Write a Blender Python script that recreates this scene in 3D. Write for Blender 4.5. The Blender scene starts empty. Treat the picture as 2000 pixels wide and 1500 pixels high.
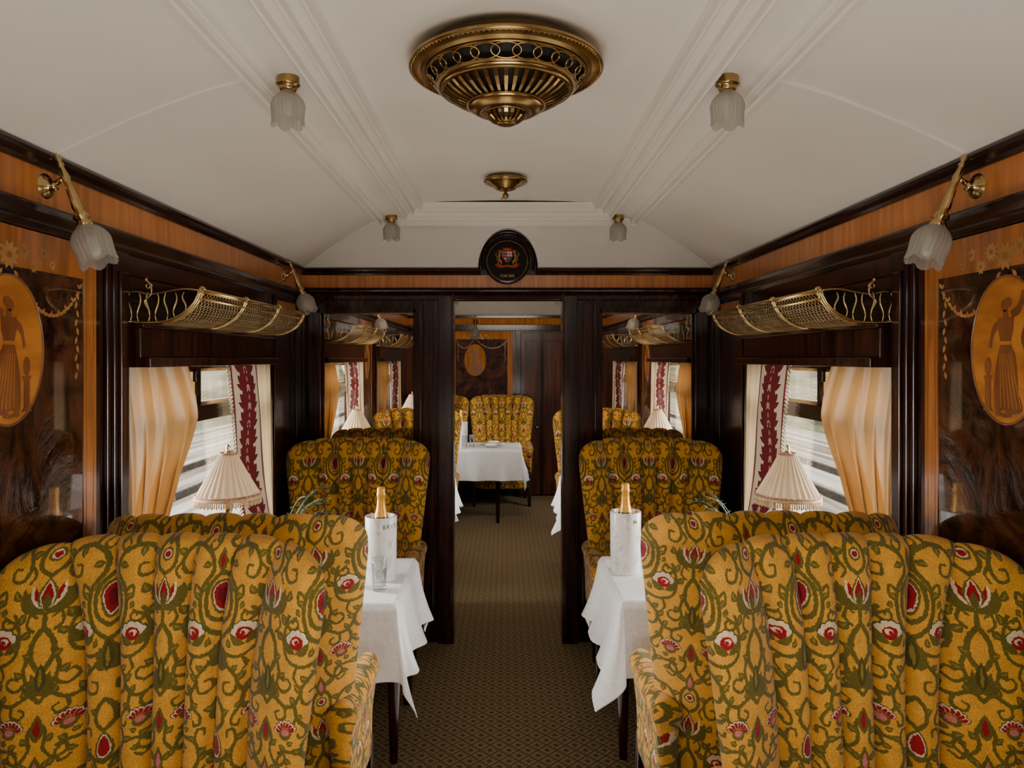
import bpy, bmesh, math, random
import numpy as np
from mathutils import Vector, Matrix
random.seed(3); np.random.seed(3)
PI=math.pi; sin=math.sin; cos=math.cos
COL=bpy.context.scene.collection

# ------------------------------------------------------------------ materials
def newmat(name):
    m=bpy.data.materials.new(name); m.use_nodes=True
    nt=m.node_tree; b=nt.nodes['Principled BSDF']
    return m,nt,b
def L(nt,a,b): nt.links.new(a,b)
def setp(b,**k):
    mp={'color':'Base Color','rough':'Roughness','metal':'Metallic','coat':'Coat Weight','coatr':'Coat Roughness','trans':'Transmission Weight','ior':'IOR','sheen':'Sheen Weight','spec':'Specular IOR Level'}
    for a,v in k.items():
        if a=='color': v=(v[0],v[1],v[2],1)
        b.inputs[mp[a]].default_value=v
def noisemix(nt,b,c1,c2,scale=(8,8,8),nscale=1.0,detail=4,dist=0.0,lo=.35,hi=.65,bump=0.0,coord='Object',rough=.5,bd=.004):
    tc=nt.nodes.new('ShaderNodeTexCoord'); mp=nt.nodes.new('ShaderNodeMapping')
    mp.inputs['Scale'].default_value=scale
    n=nt.nodes.new('ShaderNodeTexNoise'); n.inputs['Scale'].default_value=nscale; n.inputs['Detail'].default_value=detail
    n.inputs['Distortion'].default_value=dist; n.inputs['Roughness'].default_value=rough
    r=nt.nodes.new('ShaderNodeValToRGB')
    r.color_ramp.elements[0].position=lo; r.color_ramp.elements[0].color=(*c1,1)
    r.color_ramp.elements[1].position=hi; r.color_ramp.elements[1].color=(*c2,1)
    L(nt,tc.outputs[coord],mp.inputs[0]); L(nt,mp.outputs[0],n.inputs[0]); L(nt,n.outputs['Fac'],r.inputs[0]); L(nt,r.outputs[0],b.inputs['Base Color'])
    if bump:
        bp=nt.nodes.new('ShaderNodeBump'); bp.inputs['Strength'].default_value=bump; bp.inputs['Distance'].default_value=bd
        L(nt,n.outputs['Fac'],bp.inputs['Height']); L(nt,bp.outputs[0],b.inputs['Normal'])
    return r
def M_noise(name,c1,c2,scale=(8,8,8),ns=1.0,rough=.4,metal=0,coat=0,bump=0,lo=.35,hi=.65,dist=0,detail=4,**k):
    m,nt,b=newmat(name); setp(b,rough=rough,metal=metal,coat=coat,coatr=.08,**k)
    noisemix(nt,b,c1,c2,scale,ns,detail,dist,lo,hi,bump); return m

m_dark=M_noise('mahogany_dark',(.007,.0020,.0013),(.038,.0095,.0045),(40,40,3),1.0,rough=.20,coat=.12,spec=.28)
m_darkh=M_noise('mahogany_horizontal',(.007,.0020,.0013),(.032,.0080,.0042),(40,3,40),1.0,rough=.18,coat=.15,spec=.3)
m_red=M_noise('mahogany_red',(.035,.009,.005),(.10,.027,.012),(30,30,2),1.0,rough=.28,coat=.15,spec=.3)
m_satin=M_noise('satinwood',(.30,.088,.013),(.52,.180,.034),(45,45,3),1.0,rough=.3,coat=.25,lo=.3,hi=.7)
m_satin3=M_noise('satinwood_matt',(.36,.11,.014),(.58,.21,.035),(45,45,3),1.0,rough=.6,coat=0,lo=.3,hi=.7,spec=.15)
m_satin2=M_noise('satinwood_banding',(.20,.060,.011),(.37,.122,.025),(45,45,5),1.0,rough=.22,coat=.5,lo=.3,hi=.7)
m_satinh=M_noise('satinwood_oval',(.30,.098,.015),(.46,.17,.032),(10,40,25),1.0,rough=.28,coat=.3)
m_burl,nt,b=newmat('burl_walnut'); setp(b,rough=.06,coat=.9,coatr=.03)
noisemix(nt,b,(.007,.002,.0015),(.095,.026,.010),(6,6,5),1.0,7,3.0,.42,.72,.30,bd=.012,rough=.6)
m_burl2,nt,b=newmat('burl_walnut_matt'); setp(b,rough=.5,coat=.0,spec=.15)
noisemix(nt,b,(.014,.004,.003),(.13,.036,.014),(5,5,4),1.0,6,2.5,.38,.72)
m_inlay=M_noise('inlay_brown',(.12,.035,.009),(.20,.065,.016),(30,30,8),1.0,rough=.3,coat=.2)
m_inlayl=M_noise('inlay_light',(.24,.105,.028),(.36,.175,.052),(30,30,8),1.0,rough=.3,coat=.2)
m_black=M_noise('lacquer_black',(.008,.006,.005),(.015,.010,.008),(4,4,4),1.0,rough=.10,coat=.3,spec=.3)
m_brass=M_noise('brass',(.42,.29,.12),(.62,.46,.22),(9,9,9),1.0,rough=.22,metal=1)
m_brassd=M_noise('brass_aged',(.24,.145,.05),(.47,.31,.118),(12,12,12),1.0,rough=.24,metal=1)
m_mesh=M_noise('brass_mesh',(.30,.20,.09),(.46,.34,.17),(12,12,12),1.0,rough=.32,metal=.9)
m_darkmetal=M_noise('dark_interior',(.006,.005,.004),(.016,.012,.008),(9,9,9),1.0,rough=.6)
m_white=M_noise('ceiling_paint',(.73,.69,.625),(.78,.74,.68),(2,2,2),1.0,rough=.42)
m_white2=M_noise('ceiling_moulding_paint',(.73,.69,.625),(.79,.75,.69),(3,3,3),1.0,rough=.38)
m_cloth=M_noise('linen_white',(.76,.76,.77),(.84,.84,.85),(60,60,60),1.0,rough=.85,bump=.05)
m_marble=M_noise('marble',(.50,.49,.47),(.84,.82,.79),(14,14,9),1.0,rough=.22,dist=1.5,lo=.28,hi=.48)
m_foil=M_noise('orange_foil',(.62,.26,.03),(.86,.46,.08),(60,60,30),1.0,rough=.32,bump=.3,metal=.3)
m_bottle,nt,b=newmat('bottle_green'); setp(b,color=(.012,.02,.006),rough=.08,coat=1)
m_letter,nt,b=newmat('letter_grey'); setp(b,color=(.05,.045,.04),rough=.4)
m_gold,nt,b=newmat('gilt'); setp(b,color=(.45,.29,.10),rough=.4,metal=.3)
m_fringe=M_noise('shade_fringe',(.40,.26,.13),(.60,.44,.26),(160,160,20),1.0,rough=.9)
m_trimred=M_noise('red_braid',(.25,.02,.02),(.55,.35,.25),(120,120,120),1.0,rough=.9)
m_leaf=M_noise('leaf_green',(.035,.06,.02),(.09,.13,.05),(20,20,20),1.0,rough=.5)
m_porc=M_noise('porcelain',(.7,.69,.66),(.78,.77,.74),(5,5,5),1.0,rough=.15)

def translucent(name,c1,c2,tc_,fac,scale,clear=0,rough=.85,spec=.5):
    m,nt,b=newmat(name); setp(b,rough=rough,spec=spec)
    r=noisemix(nt,b,c1,c2,scale,1.0,3,0,.3,.7)
    t=nt.nodes.new('ShaderNodeBsdfTranslucent'); t.inputs[0].default_value=(*tc_,1)
    mx=nt.nodes.new('ShaderNodeMixShader'); mx.inputs[0].default_value=fac
    out=nt.nodes['Material Output']
    L(nt,b.outputs[0],mx.inputs[1]); L(nt,t.outputs[0],mx.inputs[2]); res=mx.outputs[0]
    if clear:
        tr=nt.nodes.new('ShaderNodeBsdfTransparent'); m2=nt.nodes.new('ShaderNodeMixShader'); m2.inputs[0].default_value=clear
        L(nt,res,m2.inputs[1]); L(nt,tr.outputs[0],m2.inputs[2]); res=m2.outputs[0]
    L(nt,res,out.inputs[0]); return m
m_curt=translucent('curtain_silk',(.25,.160,.070),(.37,.245,.112),(.34,.135,.022),.20,(20,20,2),0,.42)
m_curtf=translucent('curtain_cream',(.38,.31,.215),(.50,.42,.30),(.55,.40,.22),.18,(20,20,2))
m_stone=translucent('shade_silk',(.56,.46,.33),(.70,.59,.44),(.72,.56,.38),.36,(30,30,10))
m_frost=translucent('frosted_glass',(.40,.375,.33),(.54,.505,.45),(.55,.50,.43),.45,(30,30,6),.30,.25)
m_tass=translucent('tassel_cream',(.50,.42,.30),(.66,.58,.44),(.6,.5,.35),.2,(60,60,10))

def glassmat(name,refl=.06,tint=(1,1,1)):
    m=bpy.data.materials.new(name); m.use_nodes=True; nt=m.node_tree
    for n in list(nt.nodes): nt.nodes.remove(n)
    o=nt.nodes.new('ShaderNodeOutputMaterial'); t=nt.nodes.new('ShaderNodeBsdfTransparent'); t.inputs[0].default_value=(*tint,1)
    g=nt.nodes.new('ShaderNodeBsdfGlossy'); g.inputs['Roughness'].default_value=.02
    f=nt.nodes.new('ShaderNodeLayerWeight'); f.inputs[0].default_value=.35
    mt=nt.nodes.new('ShaderNodeMath'); mt.operation='MULTIPLY_ADD'; mt.inputs[1].default_value=.5; mt.inputs[2].default_value=refl
    mx=nt.nodes.new('ShaderNodeMixShader')
    L(nt,f.outputs['Fresnel'],mt.inputs[0]); L(nt,mt.outputs[0],mx.inputs[0]); L(nt,t.outputs[0],mx.inputs[1]); L(nt,g.outputs[0],mx.inputs[2]); L(nt,mx.outputs[0],o.inputs[0])
    return m
m_pane=glassmat('window_glass',.02)
m_pane2=glassmat('partition_glass',.0,(.97,.94,.90))
m_tumbler=glassmat('tumbler_glass',.04,(.97,.98,.98))

# carpet (nodes)
m_carpet,nt,b=newmat('carpet'); setp(b,rough=.95,spec=.1)
tc=nt.nodes.new('ShaderNodeTexCoord'); sp=nt.nodes.new('ShaderNodeSeparateXYZ'); L(nt,tc.outputs['Object'],sp.inputs[0])
def MA(op,a,bb=None,c=None):
    n=nt.nodes.new('ShaderNodeMath'); n.operation=op
    for i,v in enumerate((a,bb,c)):
        if v is None: continue
        if isinstance(v,(int,float)): n.inputs[i].default_value=v
        else: L(nt,v,n.inputs[i])
    return n.outputs[0]
X=MA('MULTIPLY',sp.outputs[0],2*PI/.080); Y=MA('MULTIPLY',sp.outputs[1],2*PI/.080)
a1=MA('SINE',MA('MULTIPLY',MA('ADD',X,Y),.5)); a2=MA('SINE',MA('MULTIPLY',MA('SUBTRACT',X,Y),.5))
lat=MA('MINIMUM',MA('ABSOLUTE',a1),MA('ABSOLUTE',a2))
dark1=MA('LESS_THAN',lat,.20)
core=MA('GREATER_THAN',lat,.86)
p2=MA('MULTIPLY',MA('SINE',MA('MULTIPLY',X,3.0)),MA('SINE',MA('MULTIPLY',Y,3.0)))
fl=MA('MULTIPLY',MA('GREATER_THAN',p2,.40),.55)
dk=MA('MAXIMUM',MA('MAXIMUM',dark1,core),fl)
msk=MA('SUBTRACT',1.0,MA('MULTIPLY',dk,.85))
ns=nt.nodes.new('ShaderNodeTexNoise'); ns.inputs['Scale'].default_value=260; L(nt,tc.outputs['Object'],ns.inputs[0])
mskn=MA('MULTIPLY',msk,MA('MULTIPLY_ADD',ns.outputs['Fac'],1.1,.25))
mx=nt.nodes.new('ShaderNodeMix'); mx.data_type='RGBA'; L(nt,mskn,mx.inputs[0])
mx.inputs[6].default_value=(.078,.052,.027,1); mx.inputs[7].default_value=(.34,.255,.145,1)
L(nt,mx.outputs[2],b.inputs['Base Color'])
bp=nt.nodes.new('ShaderNodeBump'); bp.inputs['Strength'].default_value=.4; bp.inputs['Distance'].default_value=.003
L(nt,mskn,bp.inputs['Height']); L(nt,bp.outputs[0],b.inputs['Normal'])

# ------------------------------------------------------------------ painter
class Paint:
    def __init__(s,w,h,sc,bg,x0=0,y0=0,wrap=0):
        s.w=int(w*sc); s.h=int(h*sc); s.sc=sc; s.x0=x0; s.y0=y0; s.wrap=wrap
        s.a=np.ones((s.h,s.w,4)); s.a[:,:,:3]=bg
    def _win(s,xs,ys,pad,dy):
        i0=max(0,int((min(xs)-pad-s.x0)*s.sc)-1); i1=min(s.w,int((max(xs)+pad-s.x0)*s.sc)+2)
        j0=max(0,int((min(ys)-pad-s.y0+dy)*s.sc)-1); j1=min(s.h,int((max(ys)+pad-s.y0+dy)*s.sc)+2)
        if i1<=i0 or j1<=j0: return None
        X,Y=np.meshgrid((np.arange(i0,i1)+.5)/s.sc+s.x0,(np.arange(j0,j1)+.5)/s.sc+s.y0-dy)
        return i0,i1,j0,j1,X,Y
    def _put(s,w,al,col):
        i0,i1,j0,j1=w[:4]; al=np.clip(al,0,1)[...,None]
        s.a[j0:j1,i0:i1,:3]=s.a[j0:j1,i0:i1,:3]*(1-al)+np.array(col)*al
    def dys(s): return (0,s.wrap,-s.wrap) if s.wrap else (0,)
    def stroke(s,pts,r,col,r2=None):
        r2=r if r2 is None else r2; n=len(pts)-1
        for dy in s.dys():
            w=s._win([p[0] for p in pts],[p[1] for p in pts],max(r,r2)+.1,dy)
            if not w: continue
            X,Y=w[4],w[5]; best=np.full(X.shape,-9.)
            for i in range(n):
                ax,ay=pts[i]; bx,by=pts[i+1]; dx,dyy=bx-ax,by-ay; l=dx*dx+dyy*dyy+1e-9
                t=np.clip(((X-ax)*dx+(Y-ay)*dyy)/l,0,1)
                d=np.hypot(X-ax-t*dx,Y-ay-t*dyy); rr=r+(r2-r)*(i+t)/n
                best=np.maximum(best,rr-d)
            s._put(w,best*s.sc+.5,col)
    def poly(s,pts,col):
        for dy in s.dys():
            w=s._win([p[0] for p in pts],[p[1] for p in pts],.1,dy)
            if not w: continue
            X,Y=w[4],w[5]; ins=np.zeros(X.shape,bool); n=len(pts)
            for i in range(n):
                ax,ay=pts[i]; bx,by=pts[(i+1)%n]
                if abs(by-ay)<1e-9: continue
                c=((ay>Y)!=(by>Y))&(X<(bx-ax)*(Y-ay)/(by-ay)+ax); ins^=c
            s._put(w,ins.astype(float),col)
    def ell(s,cx,cy,rx,ry,col,ang=0):
        s.poly([(cx+rx*cos(t)*cos(ang)-ry*sin(t)*sin(ang),cy+rx*cos(t)*sin(ang)+ry*sin(t)*cos(ang)) for t in np.linspace(0,2*PI,28,endpoint=False)],col)
    def leaf(s,x0,y0,x1,y1,wd,col,bend=0.):
        dx,dy=x1-x0,y1-y0; l=math.hypot(dx,dy); nx,ny=-dy/l,dx/l; P=[];Q=[]
        for k in range(13):
            t=k/12; wdt=wd*sin(PI*t**.8)*.5; c=bend*4*t*(1-t)
            P.append((x0+dx*t+nx*(c+wdt),y0+dy*t+ny*(c+wdt))); Q.append((x0+dx*t+nx*(c-wdt),y0+dy*t+ny*(c-wdt)))
        s.poly(P+Q[::-1],col)
    def image(s,name,mirror=False):
        a=s.a
        if mirror: a=np.concatenate([a,a[:,::-1]],axis=1)
        im=bpy.data.images.new(name,a.shape[1],a.shape[0]); im.pixels.foreach_set(np.ascontiguousarray(a,dtype=np.float32).ravel()); im.update(); im.pack(); return im
def bez(p,n=14):
    out=[]; q=[p[0]]+list(p)+[p[-1]]
    for i in range(1,len(q)-2):
        for k in range(n):
            t=k/n; a,b_,c,d=q[i-1],q[i],q[i+1],q[i+2]
            out.append(tuple(.5*((2*b_[j])+(-a[j]+c[j])*t+(2*a[j]-5*b_[j]+4*c[j]-d[j])*t*t+(-a[j]+3*b_[j]-3*c[j]+d[j])*t**3) for j in range(len(a))))
    out.append(tuple(p[-1])); return out
def spiral(cx,cy,r,a0,turns,n=40,end=.15):
    return [(cx+r*(1-(1-end)*k/n)*cos(a0+turns*2*PI*k/n),cy+r*(1-(1-end)*k/n)*sin(a0+turns*2*PI*k/n)) for k in range(n+1)]

GOLD=(.84,.595,.20); OLV=(.395,.35,.13); OLD=(.31,.28,.105); OLL=(.54,.46,.18); RED=(.58,.08,.11); CRM=(.87,.77,.62); PNK=(.78,.42,.40)
P=Paint(14,50,18,GOLD,wrap=50)
TH=1.28
def vine(pts,r,r2=None,hl=True):
    P.stroke(bez(pts),r*TH,OLV,None if r2 is None else r2*TH)
def tear(cx,cy,w,h,col,up=1):
    pts=[]
    for k in range(30):
        t=2*PI*k/30; yy=-cos(t); ww=sin(t)*(0.5+.5*(yy*.5+.5))
        pts.append((cx+w*ww*1.25,cy+up*h*.5*yy*(1.0)))
    P.poly(pts,col)
def flower(cx,cy,r,ang=0,big=False):
    for k in range(-2,3):
        a=ang+PI/2+k*.62; P.ell(cx+r*.68*cos(a),cy+r*.68*sin(a),r*.56,r*.46,OLD,a)
    for k in range(-2,3):
        a=ang+PI/2+k*.62; P.ell(cx+r*.62*cos(a),cy+r*.62*sin(a),r*.50,r*.40,CRM,a)
    P.ell(cx,cy,r*.64,r*.58,RED)
    P.ell(cx+.1*r*cos(ang),cy+.12*r,r*.34,r*.27,CRM)
    P.ell(cx,cy+.05*r,r*.18,r*.18,RED)
    for sg in (-1,1):
        a=ang-PI/2; bx,by=cx+r*.95*cos(a),cy+r*.95*sin(a)
        P.leaf(bx,by,cx+sg*r*1.25*cos(ang)+.2*r*cos(a),cy+sg*r*1.25*sin(ang)+.3*r,r*.72,OLV,bend=-sg*r*.25)
def tulip(cx,cy,r):
    for sg in (-1,1):
        P.leaf(cx,cy-r*1.1,cx+sg*r*1.3,cy+r*.75,r*1.0,OLV,bend=-sg*r*.38)
        P.leaf(cx,cy-r*.8,cx+sg*r*.85,cy+r*.95,r*.54,CRM,bend=-sg*r*.2)
        P.leaf(cx,cy-r*.6,cx+sg*r*.72,cy+r*.8,r*.38,RED,bend=-sg*r*.15)
    P.leaf(cx,cy-r*.9,cx,cy+r*1.3,r*1.1,OLV); P.leaf(cx,cy-r*.9,cx,cy+r*1.15,r*.84,CRM); P.leaf(cx,cy-r*.7,cx,cy+r*1.0,r*.62,RED); P.leaf(cx,cy-r*.9,cx,cy+r*.3,r*.5,OLV)
vine([(0,26),(3.2,29),(4.6,33.5),(4.0,38),(1.8,41.5),(2.5,45),(5.5,47)],.38)
vine([(0,26),(1.5,23.5),(5,22.5),(8.5,24),(9.6,27.5),(9.0,31),(6.5,33)],.36,.25)
P.stroke(spiral(7.0,31.8,2.0,.8,-1.1),.40,OLV,.26)
vine([(5.5,47),(8.5,46.5),(10.2,43.5),(9.2,40.5),(7.2,40.8),(7.2,42.8),(8.4,42.9)],.36,.22)
vine([(5.5,47),(4,50),(5,53.5),(8.5,54.5),(10.5,52.5),(9.5,50.4),(8,51.2)],.36,.22)
vine([(4.2,37),(6,38.5),(6.2,36.2),(5.3,35.6)],.3,.2)
vine([(14,30),(12.2,27),(12.0,23.5),(14,20)],.42)
vine([(12.1,25),(10.8,21.5),(11.2,18.5),(9.4,17),(7.6,18.2),(8.3,19.8),(9.6,19.4)],.34,.2)
vine([(0,22),(2.5,20.5),(5,17.5),(4.2,14.4),(2.0,14.6),(1.9,16.6),(3.2,16.8)],.38,.22)
vine([(4.9,17),(6.5,14.5),(9.0,14),(12,15.6),(14,14)],.34)
vine([(6.0,22.6),(6.8,20.4),(5.9,19.0)],.3,.2)
vine([(0,13),(1.5,11),(1.8,8),(0,6)],.36)
vine([(6.5,14.5),(6.0,11.5),(7.5,9.5)],.34)
vine([(14,10),(12.4,7.5),(12.6,4.0),(10.5,1.5),(8.6,2.6),(9.2,4.4),(10.4,4.0)],.34,.2)
vine([(0,-1),(2.5,.5),(4.8,3.2),(4.6,6),(3.2,6.3),(3.0,4.9)],.34,.2)
vine([(14,41),(11.9,43),(12.0,46.5),(14,49)],.34)
vine([(6,11.5),(4.2,9.4),(4.0,7.6),(5.2,7.2),(5.6,8.2)],.3,.2)
vine([(10.2,43.5),(11.4,41.6),(10.6,39.8)],.26,.18)
vine([(9.0,14),(8.8,11.8),(10.6,11.0),(11.4,12.4),(10.4,13.0)],.28,.18)
vine([(2.5,.5),(1.2,-2.4),(2.4,-4),(3.6,-3),(2.9,-2.1)],.26,.18)
vine([(12.1,29.4),(10.9,30.8),(11.4,33.0),(12.6,32.2)],.26,.18)
for (a,b_,c,d,w,bd) in [(2.2,43,4.6,42.4,1.6,.2),(4.4,35,6.6,36.8,1.6,.3),(4.2,37,2.6,39.2,1.4,0),(9.6,28,11.6,30,1.8,-.3),(9.4,26,7.4,27.2,1.3,.2),
    (12.2,24,10.4,24.8,1.6,.2),(11,20,9,21.2,1.7,.3),(5,17,6.8,18.8,1.7,.2),(3.5,19.5,5.2,20.8,1.5,-.2),(11.6,15.4,11,17.3,1.5,.2),
    (12.5,5.5,11,7,1.6,.2),(4.8,4,6.8,5,1.6,-.2),(2.5,.4,4.4,-.8,1.5,.2),(9.6,44.8,11.6,46,1.7,.2),(4.6,51,2.6,52.2,1.6,.2),(1.6,9.5,3.4,10.6,1.6,.2),(6,12,4.4,11.2,1.4,0),
    (9.5,31,10.6,33.6,1.7,.3),(7,46.8,7.2,44.4,1.5,.2),(6.8,14.4,7.6,16.4,1.4,.2),(8.6,54.5,10.4,55.8,1.5,.2),(10.6,1.6,11.8,-.2,1.5,.2),(8.7,3,6.9,2.0,1.4,.2),(9.3,36.2,8.2,38.8,1.7,.3),(9.3,36.2,11.0,38.0,1.5,-.3),
    (6.4,35,5.6,33.2,1.3,.1),(3.2,24.4,2.6,26.6,1.3,.2),(1.4,47.2,2.8,49.2,1.4,.2),(12.6,49.5,11.8,51.5,1.4,.1),(8.2,6.0,6.6,6.6,1.3,.1)]:
    P.leaf(a,b_,c,d,w,OLV,bd); P.leaf(a+(c-a)*.2,b_+(d-b_)*.2,a+(c-a)*.85,b_+(d-b_)*.85,w*.3,OLL,bd)
for k in range(4):
    P.leaf(14,15.5,14-3.4*cos(.2+.42*k),17+4.2*sin(.2+.42*k),1.7,OLV,.3)
    P.leaf(0,19.5,3.0*cos(.1+.45*k),21+4.4*sin(.1+.45*k),1.5,OLV,-.3)
P.leaf(14,16,14,22.5,2.2,OLD); P.leaf(0,19,0,26.5,2.0,OLD)
P.leaf(14,17,14,21.5,.7,OLL); P.leaf(0,20,0,25,.7,OLL)
P.stroke(bez([(0,29.2),(2.6,31.6),(3.2,35),(2.3,38.5),(0,41)]),.48,OLV)
tear(0,35,2.25,8.5,OLV); tear(0,35,1.75,7.2,CRM); tear(0,35.1,1.52,6.5,RED); tear(0,35.3,.8,4.0,(.42,.05,.08))
P.leaf(0,41,0,46.5,2.0,OLV); P.leaf(0,42,0,45.4,.8,RED)
flower(6.3,27.6,2.6,.15)
tulip(14,36.5,3.2)
P.stroke(bez([(14,33),(14,30)]),.45,OLV)
for k in range(7):
    a=.35+k*.38; P.ell(8.6+2.3*cos(a),8.1+2.3*sin(a),.90,.70,OLD,a)
for k in range(7):
    a=.35+k*.38; P.ell(8.6+2.2*cos(a),8.1+2.2*sin(a),.78,.58,CRM,a); P.ell(8.6+2.0*cos(a),8.1+2.0*sin(a),.6,.44,RED,a)
P.ell(8.6,8.1,1.5,1.3,OLV); P.ell(8.6,8.4,.9,.75,PNK)
tear(0,2.6,1.8,6.2,OLV,-1); tear(0,2.6,1.4,5.2,CRM,-1); tear(0,2.6,1.15,4.4,RED,-1)
P.leaf(14,5.5,14,11.5,2.7,OLV); P.leaf(14,6.5,14,10.4,1.3,RED)
P.leaf(14,-3.2,14,2.8,2.5,OLV); P.leaf(14,-2,14,1.4,1.2,PNK)
P.ell(14,45.2,1.4,1.4,OLV); P.ell(14,45.2,.95,.95,CRM); P.ell(14,45.2,.65,.65,RED)
im_fab=P.image('tapestry',mirror=True)

m_fab,nt,b=newmat('tapestry_fabric'); setp(b,rough=.9,sheen=.15,spec=.12)
uvn=nt.nodes.new('ShaderNodeUVMap'); ti=nt.nodes.new('ShaderNodeTexImage'); ti.image=im_fab
nz=nt.nodes.new('ShaderNodeTexNoise'); nz.inputs['Scale'].default_value=60; nz.inputs['Detail'].default_value=4; L(nt,uvn.outputs[0],nz.inputs[0])
vm=nt.nodes.new('ShaderNodeVectorMath'); vm.operation='MULTIPLY_ADD'; vm.inputs[1].default_value=(.028,.016,0); L(nt,nz.outputs['Color'],vm.inputs[0]); L(nt,uvn.outputs[0],vm.inputs[2])
L(nt,vm.outputs[0],ti.inputs[0])
tc=nt.nodes.new('ShaderNodeTexCoord'); n2=nt.nodes.new('ShaderNodeTexNoise'); n2.inputs['Scale'].default_value=420; n2.inputs['Detail'].default_value=2; L(nt,tc.outputs['Object'],n2.inputs[0])
n3=nt.nodes.new('ShaderNodeTexNoise'); n3.inputs['Scale'].default_value=28; n3.inputs['Detail'].default_value=3; L(nt,tc.outputs['Object'],n3.inputs[0])
mr=nt.nodes.new('ShaderNodeMapRange'); mr.inputs[1].default_value=.3; mr.inputs[2].default_value=.7; mr.inputs[3].default_value=.55; mr.inputs[4].default_value=1.10; L(nt,n2.outputs[0],mr.inputs[0])
mr2=nt.nodes.new('ShaderNodeMapRange'); mr2.inputs[1].default_value=.3; mr2.inputs[2].default_value=.7; mr2.inputs[3].default_value=.84; mr2.inputs[4].default_value=1.08; L(nt,n3.outputs[0],mr2.inputs[0])
mm=nt.nodes.new('ShaderNodeMath'); mm.operation='MULTIPLY'; L(nt,mr.outputs[0],mm.inputs[0]); L(nt,mr2.outputs[0],mm.inputs[1])
mx=nt.nodes.new('ShaderNodeMix'); mx.data_type='RGBA'; mx.blend_type='MULTIPLY'; mx.inputs[0].default_value=1
L(nt,ti.outputs[0],mx.inputs[6]); L(nt,mm.outputs[0],mx.inputs[7]); L(nt,mx.outputs[2],b.inputs['Base Color'])
bp=nt.nodes.new('ShaderNodeBump'); bp.inputs['Strength'].default_value=.7; bp.inputs['Distance'].default_value=.002; L(nt,n2.outputs[0],bp.inputs['Height']); L(nt,bp.outputs[0],b.inputs['Normal'])

# curtain border image
DR=(.38,.04,.08)
P=Paint(12,20,12,(.80,.75,.66),wrap=20)
for j in range(3):
    y=j*6.667
    for k,(aa,l) in enumerate([(.25,4.4),(.75,4.8),(1.2,5.0)]):
        for sg in (-1,1): P.leaf(6,y+k*1.0,6+sg*l*cos(aa),y+.6+k*1.0+l*sin(aa),2.7,DR,-.5*sg)
    P.stroke([(6,y-.5),(6,y+7)],.4,DR); P.ell(6,y+.4,.7,1.1,(.72,.55,.48)); P.ell(6,y+3.4,.35,1.0,(.66,.42,.38))
P.stroke([(.3,-1),(.3,21)],.3,(.45,.06,.08)); P.stroke([(11.7,-1),(11.7,21)],.3,(.45,.06,.08))
im_bor=P.image('leaf_border')
m_bor,nt,b=newmat('curtain_border_fabric'); setp(b,rough=.9)
ti=nt.nodes.new('ShaderNodeTexImage'); ti.image=im_bor; uvn=nt.nodes.new('ShaderNodeUVMap'); L(nt,uvn.outputs[0],ti.inputs[0]); L(nt,ti.outputs[0],b.inputs['Base Color'])

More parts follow.
